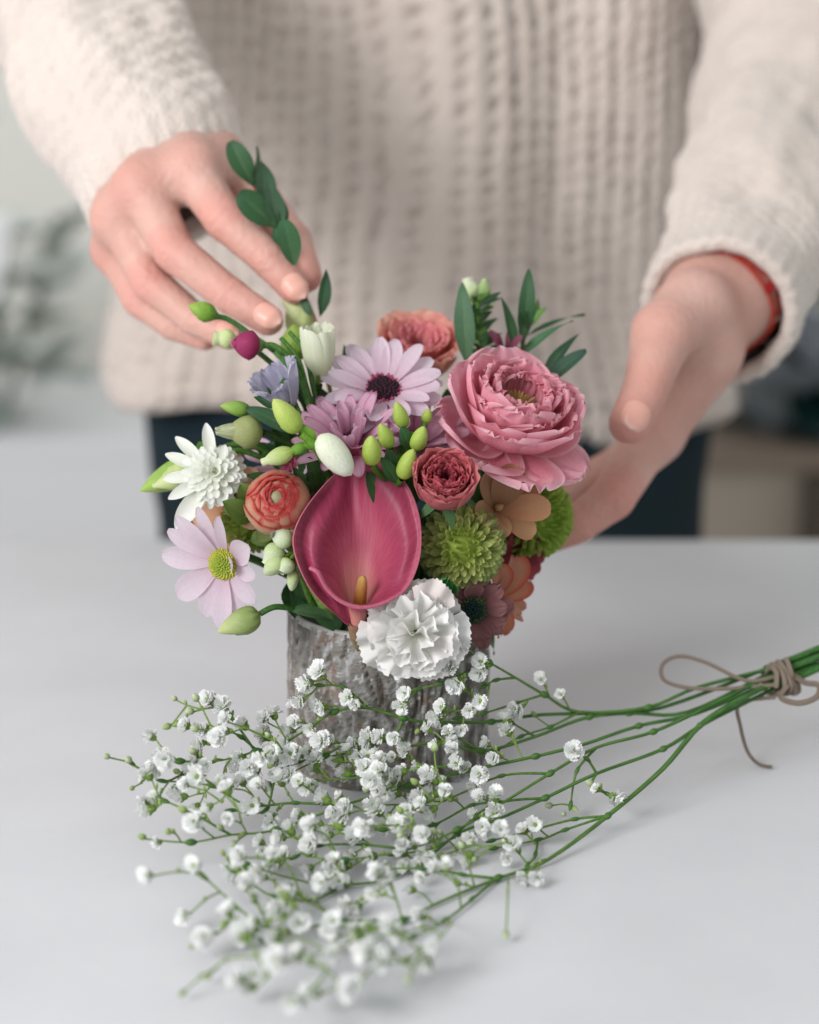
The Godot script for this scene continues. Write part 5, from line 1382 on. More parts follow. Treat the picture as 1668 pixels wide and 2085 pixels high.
	# the dark greenery that fills the posy, sprig by sprig
	var rows := [
		["dark leaf sprig between the red ranunculus and the calla lily", [[Vector3(-0.0377, 0.1266, 0.026), Vector3(-0.0418, 0.1444, 0.03), 0.007], [Vector3(-0.0401, 0.1272, 0.02), Vector3(-0.0462, 0.1464, 0.016), 0.009], [Vector3(-0.0367, 0.1308, 0.026), Vector3(-0.0374, 0.145, 0.028), 0.006], [Vector3(-0.0416, 0.1276, 0.03), Vector3(-0.0483, 0.1402, 0.03), 0.006], [Vector3(-0.0409, 0.1293, 0.02), Vector3(-0.0401, 0.1406, 0.04), 0.004]]],
		["dark leaf sprig under the freesia buds above the calla lily", [[Vector3(-0.007, 0.1213, 0.03), Vector3(-0.018, 0.1391, 0.034), 0.010], [Vector3(-0.0039, 0.1234, 0.03), Vector3(-0.0089, 0.1444, 0.03), 0.009], [Vector3(-0.0008, 0.1208, 0.028), Vector3(0.0033, 0.1372, 0.026), 0.009], [Vector3(-0.007, 0.1251, 0.02), Vector3(-0.0234, 0.142, 0.02), 0.009]]],
		["dark leaf sprig between the calla lily and the green pompon", [[Vector3(0.0054, 0.0948, 0.02), Vector3(0.0057, 0.1186, 0.028), 0.012], [Vector3(0.0076, 0.092, 0.018), Vector3(0.0137, 0.1143, 0.02), 0.012], [Vector3(0.0034, 0.0955, 0.015), Vector3(0.0002, 0.1229, 0.02), 0.011], [Vector3(0.0096, 0.0883, 0.02), Vector3(0.0053, 0.1096, 0.03), 0.010]]],
		["dark green leaves hanging under the calla lily at the cup's rim", [[Vector3(-0.0401, 0.0892, 0.03), Vector3(-0.0297, 0.0705, 0.036), 0.014], [Vector3(-0.0466, 0.0901, 0.026), Vector3(-0.0401, 0.0775, 0.034), 0.012], [Vector3(-0.0485, 0.0966, 0.026), Vector3(-0.0437, 0.0829, 0.034), 0.010], [Vector3(-0.0323, 0.0839, 0.02), Vector3(-0.0253, 0.0688, 0.034), 0.014], [Vector3(-0.0522, 0.0861, 0.02), Vector3(-0.0487, 0.074, 0.03), 0.009]]],
		["dark leaf sprig under the large pink ranunculus", [[Vector3(0.0317, 0.1181, 0.01), Vector3(0.0314, 0.138, 0.012), 0.011], [Vector3(0.0351, 0.1171, 0.006), Vector3(0.0477, 0.1296, 0.004), 0.012], [Vector3(0.0284, 0.1214, 0.014), Vector3(0.0262, 0.1412, 0.012), 0.010], [Vector3(0.0369, 0.1246, 0.01), Vector3(0.0341, 0.1372, 0.022), 0.008]]],
		["dark leaf sprig behind the plump cream green bud", [[Vector3(-0.0493, 0.1318, 0.004), Vector3(-0.0678, 0.1452, 0.006), 0.009], [Vector3(-0.0472, 0.134, 0.004), Vector3(-0.0621, 0.1428, 0), 0.010], [Vector3(-0.0495, 0.1352, 0), Vector3(-0.0586, 0.1546, 0), 0.010], [Vector3(-0.0453, 0.1374, 0), Vector3(-0.0491, 0.1589, 0), 0.010], [Vector3(-0.0571, 0.1289, 0.014), Vector3(-0.0687, 0.1345, 0.022), 0.006]]],
		["dark leaf sprig behind the topmost daisy", [[Vector3(-0.0308, 0.1416, -0.01), Vector3(-0.0391, 0.1651, -0.012), 0.010], [Vector3(-0.0247, 0.1438, -0.02), Vector3(-0.029, 0.1815, -0.03), 0.009], [Vector3(-0.016, 0.1438, -0.02), Vector3(-0.0205, 0.1661, -0.03), 0.011], [Vector3(-0.0009, 0.1438, -0.02), Vector3(0.0099, 0.1614, -0.02), 0.011], [Vector3(-0.0325, 0.1439, 0), Vector3(-0.0384, 0.1597, 0.004), 0.008]]],
		["mid green leaves left of the red ranunculus", [[Vector3(-0.0663, 0.116, 0.026), Vector3(-0.0775, 0.1262, 0.034), 0.010], [Vector3(-0.0646, 0.124, 0.024), Vector3(-0.0704, 0.1329, 0.03), 0.010], [Vector3(-0.0656, 0.1202, 0.026), Vector3(-0.0777, 0.1208, 0.028), 0.008], [Vector3(-0.0566, 0.1096, 0.026), Vector3(-0.0669, 0.1074, 0.026), 0.009]]],
		["dark leaf sprig at the back right of the posy", [[Vector3(0.0447, 0.1394, -0.02), Vector3(0.0602, 0.1595, -0.03), 0.011], [Vector3(0.0277, 0.1371, -0.03), Vector3(0.0383, 0.1639, -0.03), 0.012], [Vector3(0.0145, 0.1371, -0.03), Vector3(0.0166, 0.1617, -0.03), 0.012], [Vector3(0.0447, 0.0971, -0.01), Vector3(0.0627, 0.1142, -0.022), 0.014], [Vector3(0.036, 0.087, -0.006), Vector3(0.0494, 0.0914, -0.014), 0.014]]],
		["dark leaf sprig low at the right over the cup", [[Vector3(0.0203, 0.0639, 0.02), Vector3(0.0329, 0.0728, 0.02), 0.010], [Vector3(0.0227, 0.0695, 0.01), Vector3(0.0352, 0.0858, 0.012), 0.013], [Vector3(0.0181, 0.0757, 0.022), Vector3(0.0221, 0.0895, 0.024), 0.011], [Vector3(0.014, 0.0639, 0.02), Vector3(0.0241, 0.0681, 0.032), 0.009]]]]
	for r in rows:
		var ls: Array = r[1]
		t = thing("leaf_sprig", r[0], "leaf sprig", ls[0][0])
		for q in ls:
			var dir: Vector3 = (q[1] - q[0])
			leaf(t, "leaf", q[0], q[1], q[2], Vector3(rng.randf_range(-0.4, 0.4), 0.5, 0.8), deep.lerp(Color(0.05, 0.13, 0.03), rng.randf()) if not "mid green" in r[0] else Color(0.16, 0.26, 0.06), M.leaf, rng.randf_range(8, 24))
			stem(t, [q[0], (q[0] as Vector3).lerp(SINK, 0.4) - dir * 0.1, SINK], 0.0009, 0.0012, M.stem, Color(0.04, 0.11, 0.03), Color(0.04, 0.10, 0.03))

# ---------------------------------------------------------------- baby's breath
var blossoms := []
var gyp_buds := []

func make_blossoms() -> void:
	# a small double blossom: crumpled white petals over a green calyx; some open flat, some as balls
	for k in 7:
		var st := SurfaceTool.new()
		st.begin(Mesh.PRIMITIVE_TRIANGLES)
		var open: float = [0.9, 1.0, 0.75, 1.0, 0.55, 0.85, 0.4][k]
		var kinds := []
		for q in 5:
			kinds.append(petal({"L": rng.randf_range(0.0030, 0.0039), "W": rng.randf_range(0.0021, 0.0029), "r0": 0.0003, "e0": 40, "e1": 5, "tw": 1.0, "wb": 0.22, "rnd": 0.12, "notch": 0.16, "notchn": 1.5, "ph": rng.randf() * 6.0, "ruf": 0.0005, "rufn": 3.0, "nu": 4, "nv": 6, "c0": Color(0.90, 0.92, 0.86), "c1": Color(0.94, 0.945, 0.94), "cp": 0.5}))
		var n: int = [26, 30, 24, 28, 18, 24, 12][k]
		for j in n:
			var f := (j + 0.5) / n
			var lean := lerpf(1.15, -0.35, f) * open
			var b := Basis(Vector3.UP, j * 2.39996 + rng.randf_range(-0.3, 0.3)) * Basis(Vector3(0, 0, 1), 0.55 - lean * 0.9 + rng.randf_range(-0.2, 0.2))
			var s := rng.randf_range(0.8, 1.1) * lerpf(0.72, 1.0, f)
			st.append_from(kinds[j % 5], 0, Transform3D(b.scaled(Vector3(s, s, s)), Vector3(0, 0.0016, 0)))
		var mesh := st.commit()
		var st2 := SurfaceTool.new()
		st2.begin(Mesh.PRIMITIVE_TRIANGLES)
		st2.append_from(bud(0.0030, 0.0011, Color(0.16, 0.28, 0.05), Color(0.30, 0.42, 0.13), 5, 0.0, 0.8, 0.6, 0.1, 5, 6), 0, Transform3D())
		var sep := petal({"L": 0.0026, "W": 0.0011, "r0": 0.0004, "e0": 50, "e1": 35, "um": 0.4, "tp": 0.9, "nu": 3, "nv": 2, "c0": Color(0.20, 0.33, 0.07), "c1": Color(0.40, 0.50, 0.20)})
		for j in 5: st2.append_from(sep, 0, Transform3D(Basis(Vector3.UP, j * 1.257), Vector3(0, 0.0006, 0)))
		st2.commit(mesh)
		mesh.surface_set_material(0, M.blossom)
		mesh.surface_set_material(1, M.stem)
		blossoms.append(mesh)
	for k in 2:
		var st := SurfaceTool.new()
		st.begin(Mesh.PRIMITIVE_TRIANGLES)
		st.append_from(bud(0.0036, 0.0013, Color(0.24, 0.36, 0.10), [Color(0.72, 0.76, 0.58), Color(0.42, 0.50, 0.22)][k], 5, 0.2, 0.75, 0.65, 0.1, 6, 8), 0, Transform3D())
		var sep := petal({"L": 0.0022, "W": 0.0010, "r0": 0.0006, "e0": 45, "e1": 95, "ep": 0.5, "um": 0.4, "tp": 0.9, "nu": 3, "nv": 2, "c0": Color(0.18, 0.30, 0.06)})
		for j in 5: st.append_from(sep, 0, Transform3D(Basis(Vector3.UP, j * 1.257), Vector3.ZERO))
		gyp_buds.append(st.commit())

func build_baby_breath() -> void:
	make_blossoms()
	# the main stems, traced from the knot outwards; each is a stem of its own
	var knot := Vector3(0.1646, 0.038, 0.006)
	var mains := [
		["baby's breath stem nearest the front, curving low across the table", [[knot, Vector3(0.1415, 0.0344, 0.024), Vector3(0.1239, 0.0279, 0.036), Vector3(0.1054, 0.0177, 0.058), Vector3(0.0796, 0.0088, 0.085), Vector3(0.0547, 0.0026, 0.11), Vector3(0.0335, -0.0007, 0.125), Vector3(0.012, -0.0031, 0.143), Vector3(-0.0025, -0.0034, 0.158), Vector3(-0.0207, -0.0046, 0.17)],
			[Vector3(0.0796, 0.0088, 0.085), Vector3(0.0664, 0.0075, 0.085), Vector3(0.0493, 0.0051, 0.09), Vector3(0.0324, 0.0033, 0.096)], [Vector3(0.0802, 0.0092, 0.085), Vector3(0.0621, 0.0051, 0.09), Vector3(0.0512, 0.0014, 0.092), Vector3(0.0332, 0.0019, 0.1)], [Vector3(0.0335, -0.0007, 0.125), Vector3(0.0199, 0.0019, 0.122), Vector3(0.0045, 0.0044, 0.122), Vector3(-0.0101, 0.006, 0.126)], [Vector3(0.033, -0.0011, 0.125), Vector3(0.023, -0.0044, 0.142), Vector3(0.0127, -0.0063, 0.158), Vector3(0.0011, -0.0065, 0.17)], [Vector3(-0.0025, -0.0034, 0.158), Vector3(-0.0239, -0.003, 0.158), Vector3(-0.0427, -0.0015, 0.165), Vector3(-0.0566, 0.0032, 0.16), Vector3(-0.0751, 0.0151, 0.15)], [Vector3(-0.0427, -0.0015, 0.165), Vector3(-0.0513, -0.0015, 0.172)], [Vector3(0.0512, 0.0014, 0.092), Vector3(0.0494, -0.0046, 0.105), Vector3(0.0454, -0.0079, 0.115)]]],
		["baby's breath stem that forks thickly towards the middle of the spray", [[knot + Vector3(-0.004, 0.002, 0), Vector3(0.1306, 0.0336, 0.026), Vector3(0.1032, 0.0276, 0.042), Vector3(0.0781, 0.0255, 0.054), Vector3(0.0578, 0.019, 0.066), Vector3(0.0384, 0.0138, 0.082), Vector3(0.0186, 0.0099, 0.1), Vector3(-0.0008, 0.0073, 0.112), Vector3(-0.0251, 0.0077, 0.122)],
			[Vector3(0.0781, 0.0255, 0.054), Vector3(0.0695, 0.0175, 0.06), Vector3(0.0662, 0.0066, 0.07)], [Vector3(0.0384, 0.0138, 0.082), Vector3(0.025, 0.0121, 0.082), Vector3(0.009, 0.0082, 0.092), Vector3(-0.0105, 0.008, 0.096)], [Vector3(-0.0008, 0.0073, 0.112), Vector3(-0.0179, 0.0084, 0.11), Vector3(-0.035, 0.009, 0.112), Vector3(-0.0441, 0.0071, 0.118)], [Vector3(0.0578, 0.019, 0.066), Vector3(0.0374, 0.0197, 0.07), Vector3(0.0131, 0.0134, 0.08), Vector3(-0.0146, 0.014, 0.086)]]],
		["baby's breath stem running straight through the middle of the spray", [[knot + Vector3(-0.004, -0.002, -0.002), Vector3(0.1247, 0.0289, 0.024), Vector3(0.098, 0.027, 0.034), Vector3(0.0736, 0.0245, 0.048), Vector3(0.0522, 0.0232, 0.058), Vector3(0.0254, 0.0214, 0.068), Vector3(-0.0008, 0.0198, 0.08), Vector3(-0.0261, 0.0167, 0.092), Vector3(-0.0523, 0.0137, 0.108), Vector3(-0.0691, 0.0135, 0.112), Vector3(-0.0839, 0.0133, 0.118), Vector3(-0.1009, 0.0157, 0.12)],
			[Vector3(-0.0261, 0.0167, 0.092), Vector3(-0.0455, 0.0187, 0.094), Vector3(-0.0636, 0.0195, 0.098), Vector3(-0.0783, 0.026, 0.094), Vector3(-0.0976, 0.0281, 0.094)], [Vector3(0.0254, 0.0214, 0.068), Vector3(0.0052, 0.024, 0.07), Vector3(-0.0187, 0.0228, 0.078), Vector3(-0.0383, 0.0228, 0.082)], [Vector3(-0.0691, 0.0135, 0.112), Vector3(-0.0824, 0.0208, 0.11), Vector3(-0.0951, 0.0252, 0.106)]]],
		["baby's breath stem that leans on the bark cup to the left", [[knot + Vector3(-0.006, 0.0, -0.005), Vector3(0.1218, 0.0262, 0.016), Vector3(0.0955, 0.0273, 0.02), Vector3(0.0572, 0.0306, 0.03), Vector3(0.0346, 0.0313, 0.04), Vector3(0.0094, 0.0361, 0.052), Vector3(-0.0028, 0.0394, 0.056), Vector3(-0.017, 0.0446, 0.058), Vector3(-0.031, 0.0444, 0.062), Vector3(-0.0467, 0.0369, 0.07), Vector3(-0.0621, 0.0339, 0.078), Vector3(-0.0773, 0.0322, 0.084), Vector3(-0.0911, 0.0348, 0.09)],
			[Vector3(-0.0028, 0.0394, 0.056), Vector3(-0.0069, 0.0328, 0.06), Vector3(-0.023, 0.0288, 0.066), Vector3(-0.0388, 0.0281, 0.072)], [Vector3(-0.0467, 0.0369, 0.07), Vector3(-0.0585, 0.0318, 0.074), Vector3(-0.0681, 0.0394, 0.076), Vector3(-0.0733, 0.0434, 0.078)], [Vector3(-0.0773, 0.0322, 0.084), Vector3(-0.0897, 0.0286, 0.088), Vector3(-0.0983, 0.0264, 0.09), Vector3(-0.1102, 0.0352, 0.092)], [Vector3(-0.0621, 0.0339, 0.078), Vector3(-0.072, 0.0471, 0.074), Vector3(-0.0778, 0.0513, 0.074)], [Vector3(-0.017, 0.0446, 0.058), Vector3(-0.027, 0.0536, 0.058), Vector3(-0.037, 0.0554, 0.06)]]],
		["baby's breath stem rising along the cup's right side to the carnation", [[knot + Vector3(-0.005, 0.003, -0.004), Vector3(0.1267, 0.0354, 0.01), Vector3(0.1039, 0.0301, 0.02), Vector3(0.0734, 0.0302, 0.026), Vector3(0.0573, 0.0414, 0.034), Vector3(0.0447, 0.0512, 0.04), Vector3(0.0329, 0.0604, 0.046), Vector3(0.0252, 0.0661, 0.05)],
			[Vector3(0.0573, 0.0414, 0.034), Vector3(0.0449, 0.0397, 0.04), Vector3(0.0311, 0.0376, 0.046), Vector3(0.0197, 0.037, 0.05)], [Vector3(0.0447, 0.0512, 0.04), Vector3(0.0362, 0.0516, 0.044), Vector3(0.0309, 0.0503, 0.048)], [Vector3(0.033, 0.0505, 0.047), Vector3(0.0235, 0.0581, 0.054), Vector3(0.0123, 0.0546, 0.056), Vector3(0.0028, 0.0528, 0.058)], [Vector3(0.0734, 0.0302, 0.026), Vector3(0.06, 0.0274, 0.036), Vector3(0.0469, 0.0262, 0.044), Vector3(0.0362, 0.0229, 0.052)]]],
		["baby's breath stem between the middle and the front of the spray", [[knot + Vector3(-0.002, -0.003, 0.002), Vector3(0.1281, 0.0272, 0.03), Vector3(0.1073, 0.0206, 0.044), Vector3(0.0777, 0.0164, 0.06), Vector3(0.0553, 0.0117, 0.074), Vector3(0.0346, 0.0085, 0.088), Vector3(0.0186, 0.0068, 0.098), Vector3(-0.0064, -0.0012, 0.124), Vector3(-0.0249, -0.0002, 0.13), Vector3(-0.0434, 0.0039, 0.13), Vector3(-0.0618, 0.01, 0.13)],
			[Vector3(0.0777, 0.0164, 0.06), Vector3(0.0734, 0.023, 0.06), Vector3(0.0685, 0.0254, 0.062)], [Vector3(0.0553, 0.0117, 0.074), Vector3(0.033, 0.0112, 0.08), Vector3(0.0128, 0.0026, 0.098), Vector3(-0.0065, 0.0023, 0.106)], [Vector3(-0.0249, -0.0002, 0.13), Vector3(-0.0355, -0.004, 0.142), Vector3(-0.0502, 0.001, 0.14), Vector3(-0.067, 0.01, 0.134)], [Vector3(0.0777, 0.0164, 0.06), Vector3(0.0751, 0.0136, 0.066), Vector3(0.0812, 0.0125, 0.072)]]],
		["baby's breath stem at the back of the spray against the cup", [[knot + Vector3(-0.006, 0.002, -0.007), Vector3(0.1113, 0.0277, 0.014), Vector3(0.0777, 0.0279, 0.026), Vector3(0.0533, 0.0254, 0.042), Vector3(0.0298, 0.0246, 0.056), Vector3(0.0134, 0.0306, 0.06), Vector3(-0.0028, 0.0293, 0.062), Vector3(-0.0189, 0.0345, 0.064), Vector3(-0.0347, 0.0292, 0.072), Vector3(-0.0464, 0.0253, 0.078)],
			[Vector3(0.0298, 0.0246, 0.056), Vector3(0.0196, 0.0312, 0.056), Vector3(0.0093, 0.0385, 0.058)], [Vector3(-0.0347, 0.0292, 0.072), Vector3(-0.0522, 0.0262, 0.08), Vector3(-0.057, 0.0164, 0.096), Vector3(-0.0702, 0.0183, 0.1)], [Vector3(0.0533, 0.0254, 0.042), Vector3(0.0427, 0.0329, 0.044)]]]]
	var dark := Color(0.055, 0.17, 0.045)
	var light := Color(0.24, 0.36, 0.08)
	var nodes := []      # [point, stem number, how far along 0..1]
	var holders := []
	for s in mains.size():
		var t := thing("gypsophila_stem", mains[s][0], "baby's breath", mains[s][1][0][0], Basis(), "baby's breath stems tied with twine")
		holders.append(t)
		# the cut ends go on past the twine, out of the picture
		var first: Vector3 = mains[s][1][0][0]
		stem(t, [first, first + Vector3(0.045, 0.010, -0.012) + Vector3(0, 0.002 * (s % 3), 0.003 * (s % 2)), first + Vector3(0.10, 0.016 - 0.004 * (s % 3), -0.020 + 0.006 * (s % 4))], 0.0016, 0.0017, M.stem, dark, dark, "cut_end")
		for b in mains[s][1].size():
			var way: Array = mains[s][1][b]
			var pts := path(way, 5)
			for i in pts.size():
				pts[i].y = maxf(pts[i].y, 0.0016)
			var r0: float = (0.00140 if s == 0 else 0.00098) if b == 0 else 0.00062
			var r1 := 0.00036
			var q := PackedVector3Array()
			for p in pts: q.append(p - t.position)
			part(t, "stalk" if b == 0 else "branch", tube(q, r0, r1, dark if b == 0 else dark.lerp(light, 0.25), dark.lerp(light, 0.7), 6), M.stem)
			# joints: a small swelling and a pair of bracts where stalks fork
			for w in range(1, way.size()):
				if w % 2 == 0 or b > 0:
					var at: Vector3 = way[w]
					at.y = maxf(at.y, 0.0018)
					var dir: Vector3 = (way[mini(w + 1, way.size() - 1)] as Vector3) - way[w - 1]
					part(t, "joint", bud(0.0055, 0.00145 if b == 0 else 0.0009, dark, dark.lerp(light, 0.35), 2, 0.0, 0.9, 0.8), M.stem, at - t.position - dir.normalized() * 0.0028, facing(dir))
			for i in range(pts.size() / 3 if b == 0 else 2, pts.size()):
				nodes.append([pts[i], s, float(i) / pts.size()])
	# blossoms: places seen in the photograph, then more between them
	var list := []
	for p in [Vector3(-0.0389, 0.0577, 0.062), Vector3(-0.0234, 0.0497, 0.06), Vector3(-0.0791, 0.0534, 0.074), Vector3(-0.0733, 0.0496, 0.076), Vector3(-0.0786, 0.0445, 0.078), Vector3(-0.0425, 0.0506, 0.064), Vector3(-0.036, 0.0461, 0.062), Vector3(-0.0452, 0.0421, 0.068), Vector3(-0.0385, 0.04, 0.066), Vector3(-0.0545, 0.0422, 0.066), Vector3(-0.0577, 0.0365, 0.07), Vector3(-0.0486, 0.0352, 0.072), Vector3(-0.0441, 0.0305, 0.076), Vector3(-0.0307, 0.035, 0.072), Vector3(-0.0198, 0.0301, 0.07),
		Vector3(-0.0243, 0.0307, 0.074), Vector3(-0.0132, 0.0355, 0.068), Vector3(-0.0092, 0.0365, 0.07), Vector3(-0.0143, 0.03, 0.074), Vector3(-0.0979, 0.0354, 0.09), Vector3(-0.0649, 0.0311, 0.08), Vector3(-0.0539, 0.0254, 0.084), Vector3(-0.0365, 0.027, 0.078), Vector3(-0.0652, 0.0238, 0.09), Vector3(-0.0869, 0.0223, 0.096), Vector3(-0.0985, 0.0223, 0.096), Vector3(-0.0745, 0.0258, 0.084), Vector3(-0.0984, 0.0212, 0.104), Vector3(-0.0496, 0.0238, 0.09), Vector3(-0.038, 0.0208, 0.088), Vector3(-0.026, 0.0204, 0.094), Vector3(-0.023, 0.019, 0.098),
		Vector3(-0.0107, 0.029, 0.08), Vector3(-0.0067, 0.0254, 0.084), Vector3(-0.0004, 0.0271, 0.082), Vector3(-0.0086, 0.0217, 0.09), Vector3(0.0055, 0.0283, 0.08), Vector3(0.0091, 0.0233, 0.084), Vector3(0.0139, 0.0229, 0.088), Vector3(0.0074, 0.0188, 0.092), Vector3(0.0021, 0.0164, 0.096), Vector3(-0.0105, 0.0148, 0.098), Vector3(-0.0042, 0.0118, 0.104), Vector3(-0.018, 0.0095, 0.108), Vector3(-0.0258, 0.0118, 0.104), Vector3(-0.0336, 0.012, 0.1), Vector3(-0.0414, 0.0153, 0.098), Vector3(-0.0529, 0.0162, 0.1), Vector3(-0.0447, 0.0112, 0.108),
		Vector3(-0.0462, 0.0072, 0.116), Vector3(-0.0559, 0.0094, 0.112), Vector3(0.0096, 0.0374, 0.066), Vector3(0.0145, 0.0415, 0.06), Vector3(0.0162, 0.0361, 0.068), Vector3(0.0184, 0.0313, 0.072), Vector3(0.0217, 0.0388, 0.064), Vector3(0.0259, 0.045, 0.058), Vector3(0.0236, 0.0504, 0.054), Vector3(0.0184, 0.0593, 0.056), Vector3(0.0162, 0.0624, 0.054), Vector3(0.0307, 0.0577, 0.05), Vector3(0.0222, 0.0688, 0.054), Vector3(0.019, 0.0554, 0.056), Vector3(-0.0008, 0.053, 0.062), Vector3(0.0457, 0.0395, 0.044), Vector3(0.0566, 0.0467, 0.034), Vector3(0.0651, 0.0405, 0.034),
		Vector3(0.0337, 0.0285, 0.06), Vector3(0.0421, 0.0303, 0.054), Vector3(0.036, 0.0247, 0.064), Vector3(0.0201, 0.0257, 0.074), Vector3(0.0302, 0.021, 0.074), Vector3(0.0679, 0.0269, 0.064), Vector3(0.0816, 0.0125, 0.072), Vector3(0.0297, 0.0167, 0.086), Vector3(0.0509, 0.0087, 0.094), Vector3(0.0275, 0.013, 0.094), Vector3(0.0347, 0.0119, 0.094), Vector3(0.0252, 0.0097, 0.104), Vector3(0.0222, 0.007, 0.108), Vector3(0.0301, 0.0108, 0.102), Vector3(0.0392, 0.0048, 0.112), Vector3(0.0069, 0.0069, 0.112), Vector3(-0.0008, 0.0058, 0.114), Vector3(-0.0122, 0.0058, 0.114), Vector3(-0.0215, 0.0046, 0.12), Vector3(-0.0064, 0.0015, 0.122), Vector3(0.0052, 0.0005, 0.128), Vector3(-0.025, 0.0015, 0.126), Vector3(-0.0365, 0.0046, 0.12), Vector3(-0.0513, 0.0046, 0.124), Vector3(-0.0322, -0.0005, 0.134), Vector3(-0.0427, -0.0004, 0.142), Vector3(0.0453, -0.0043, 0.124), Vector3(0.0029, -0.001, 0.14),
		Vector3(-0.0222, 0.0141, 0.2), Vector3(-0.0313, 0.0162, 0.215), Vector3(-0.0071, 0.0154, 0.212), Vector3(-0.0443, 0.0144, 0.215), Vector3(0.0076, 0.0114, 0.2), Vector3(-0.0181, 0.014, 0.225), Vector3(-0.0337, 0.0134, 0.23), Vector3(-0.054, 0.0117, 0.215), Vector3(-0.0007, 0.0114, 0.185), Vector3(-0.0127, 0.0106, 0.18), Vector3(-0.0266, 0.0098, 0.175), Vector3(-0.017, 0.0003, 0.15), Vector3(-0.047, 0.0087, 0.18)]:
		list.append([p, 0])
		if rng.randf() < 0.65: list.append([p + Vector3(rng.randf_range(-0.0055, 0.0045), rng.randf_range(-0.004, 0.004), rng.randf_range(-0.003, 0.004)), 0])
	for p in [Vector3(-0.1181, 0.0381, 0.094), Vector3(-0.11, 0.0354, 0.092), Vector3(-0.0866, 0.0496, 0.074), Vector3(-0.092, 0.0458, 0.076), Vector3(-0.1079, 0.0281, 0.1), Vector3(-0.1005, 0.0161, 0.12), Vector3(-0.0697, 0.0137, 0.13), Vector3(-0.0748, 0.0151, 0.15), Vector3(-0.0753, 0.0067, 0.185), Vector3(-0.0654, 0.0065, 0.158), Vector3(0.0344, -0.0085, 0.17), Vector3(0.0043, 0.0363, 0.06), Vector3(0.0118, 0.0442, 0.056), Vector3(0.0542, 0.0311, 0.034), Vector3(-0.0161, 0.0199, 0.085), Vector3(0.0346, 0.015, 0.086), Vector3(-0.0847, 0.0368, 0.086), Vector3(-0.0812, 0.0322, 0.084), Vector3(-0.0911, 0.0301, 0.09), Vector3(-0.0818, 0.0168, 0.108), Vector3(-0.0636, 0.0126, 0.11), Vector3(-0.0719, 0.0156, 0.112), Vector3(-0.0668, 0.0123, 0.116), Vector3(-0.027, 0.031, 0.066), Vector3(0.0587, 0.0066, 0.07), Vector3(0.0637, 0.0043, 0.072), Vector3(0.0668, 0.0062, 0.07), Vector3(0.0761, 0.0136, 0.066), Vector3(0.0087, 0.0019, 0.12), Vector3(0.0136, 0.0042, 0.11), Vector3(-0.0674, -0.0007, 0.2), Vector3(-0.0746, -0.004, 0.21)]:
		list.append([p, 1])
	for k in 14:
		# the near edge of the spray, loose and low
		var near := Vector3(-0.0546, 0.0082, 0.172).lerp(Vector3(0.0115, 0.0043, 0.172), rng.randf())
		list.append([near + Vector3(rng.randf_range(-0.006, 0.006), rng.randf_range(0.0, 0.014), rng.randf_range(0.0, 0.050)), 0 if rng.randf() < 0.8 else 1])
	for k in 290:
		# filling the body of the spray
		var n: Array = nodes[rng.randi() % nodes.size()]
		var p: Vector3 = n[0]
		if p.x > 0.035 or (p.x > 0.02 and rng.randf() < 0.5): continue
		p += Vector3(rng.randf_range(-0.026, 0.006), rng.randf_range(-0.002, 0.018), rng.randf_range(-0.010, 0.014))
		if Vector2(p.x - CUP.x, p.z).length() < 0.052 or p.x < -0.10 or (p.y > 0.034 and p.z < 0.08): continue
		list.append([p, 0 if rng.randf() < 0.82 else 1])
	list.sort_custom(func(a, b): return a[0].x > b[0].x)
	for e in list:
		var p: Vector3 = e[0]
		p.y = maxf(p.y, 0.004)
		var best: Array = nodes[0]
		var least := 9.0
		for n in nodes:
			var d: Vector3 = p - n[0]
			var cost := d.length() + maxf(0.0, d.x + 0.004) * 1.6
			if cost < least:
				least = cost
				best = n
		var s: int = best[1]
		var t: Node3D = holders[s]
		var from: Vector3 = best[0]
		var d := p - from
		var mid := from.lerp(p, 0.55) + Vector3(rng.randf_range(-0.1, 0.1), rng.randf_range(-0.05, 0.16), rng.randf_range(-0.1, 0.1)) * d.length()
		mid.y = maxf(mid.y, 0.002)
		if d.length() > 0.004:
			var pts := path([from - t.position, mid - t.position, p - t.position], 4)
			part(t, "pedicel", tube(pts, 0.00042, 0.00032, dark.lerp(light, 0.75), light, 5), M.stem)
			nodes.append([mid, s, 1.0])
			if d.length() > 0.02: nodes.append([mid.lerp(p, 0.5), s, 1.0])
			# a pair of tiny bracts at the fork
			if rng.randf() < 0.6:
				part(t, "bract", gyp_buds[1], M.stem, mid - t.position, facing(d + Vector3(rng.randf_range(-0.01, 0.01), 0.004, 0)).scaled(Vector3(0.45, 0.9, 0.45)))
		var dir: Vector3 = (p - mid).normalized() + Vector3(rng.randf_range(-0.5, 0.3), rng.randf_range(0.0, 0.8), rng.randf_range(0.0, 0.9))
		if e[1] == 0:
			var sz := rng.randf_range(1.0, 1.8)
			part(t, "blossom", blossoms[rng.randi() % 7], null, p - t.position, facing(dir, rng.randf() * TAU).scaled(Vector3(sz, sz, sz)))
		else:
			var sz := rng.randf_range(0.75, 1.2)
			part(t, "flower_bud", gyp_buds[0 if rng.randf() < 0.6 else 1], M.bud, p - t.position, facing(dir).scaled(Vector3(sz, sz, sz)))

	# the twine round the stems
	var tw := thing("twine", "beige twine tied in a bow round the baby's breath stems at the right edge", "twine", knot)
	var hemp := lin(0.72, 0.65, 0.58)
	var ax := Vector3(1, 0.2, -0.25).normalized()
	var u := ax.cross(Vector3.UP).normalized()
	var v := u.cross(ax)
	var wind := []
	for k in 41:
		var a := TAU * k / 8.0
		wind.append(knot + ax * (-0.006 + 0.0125 * k / 40.0) + (u * cos(a) + v * sin(a)) * (0.0068 + 0.0012 * sin(k * 1.7)) + ax * 0.0016 * sin(k * 0.9))
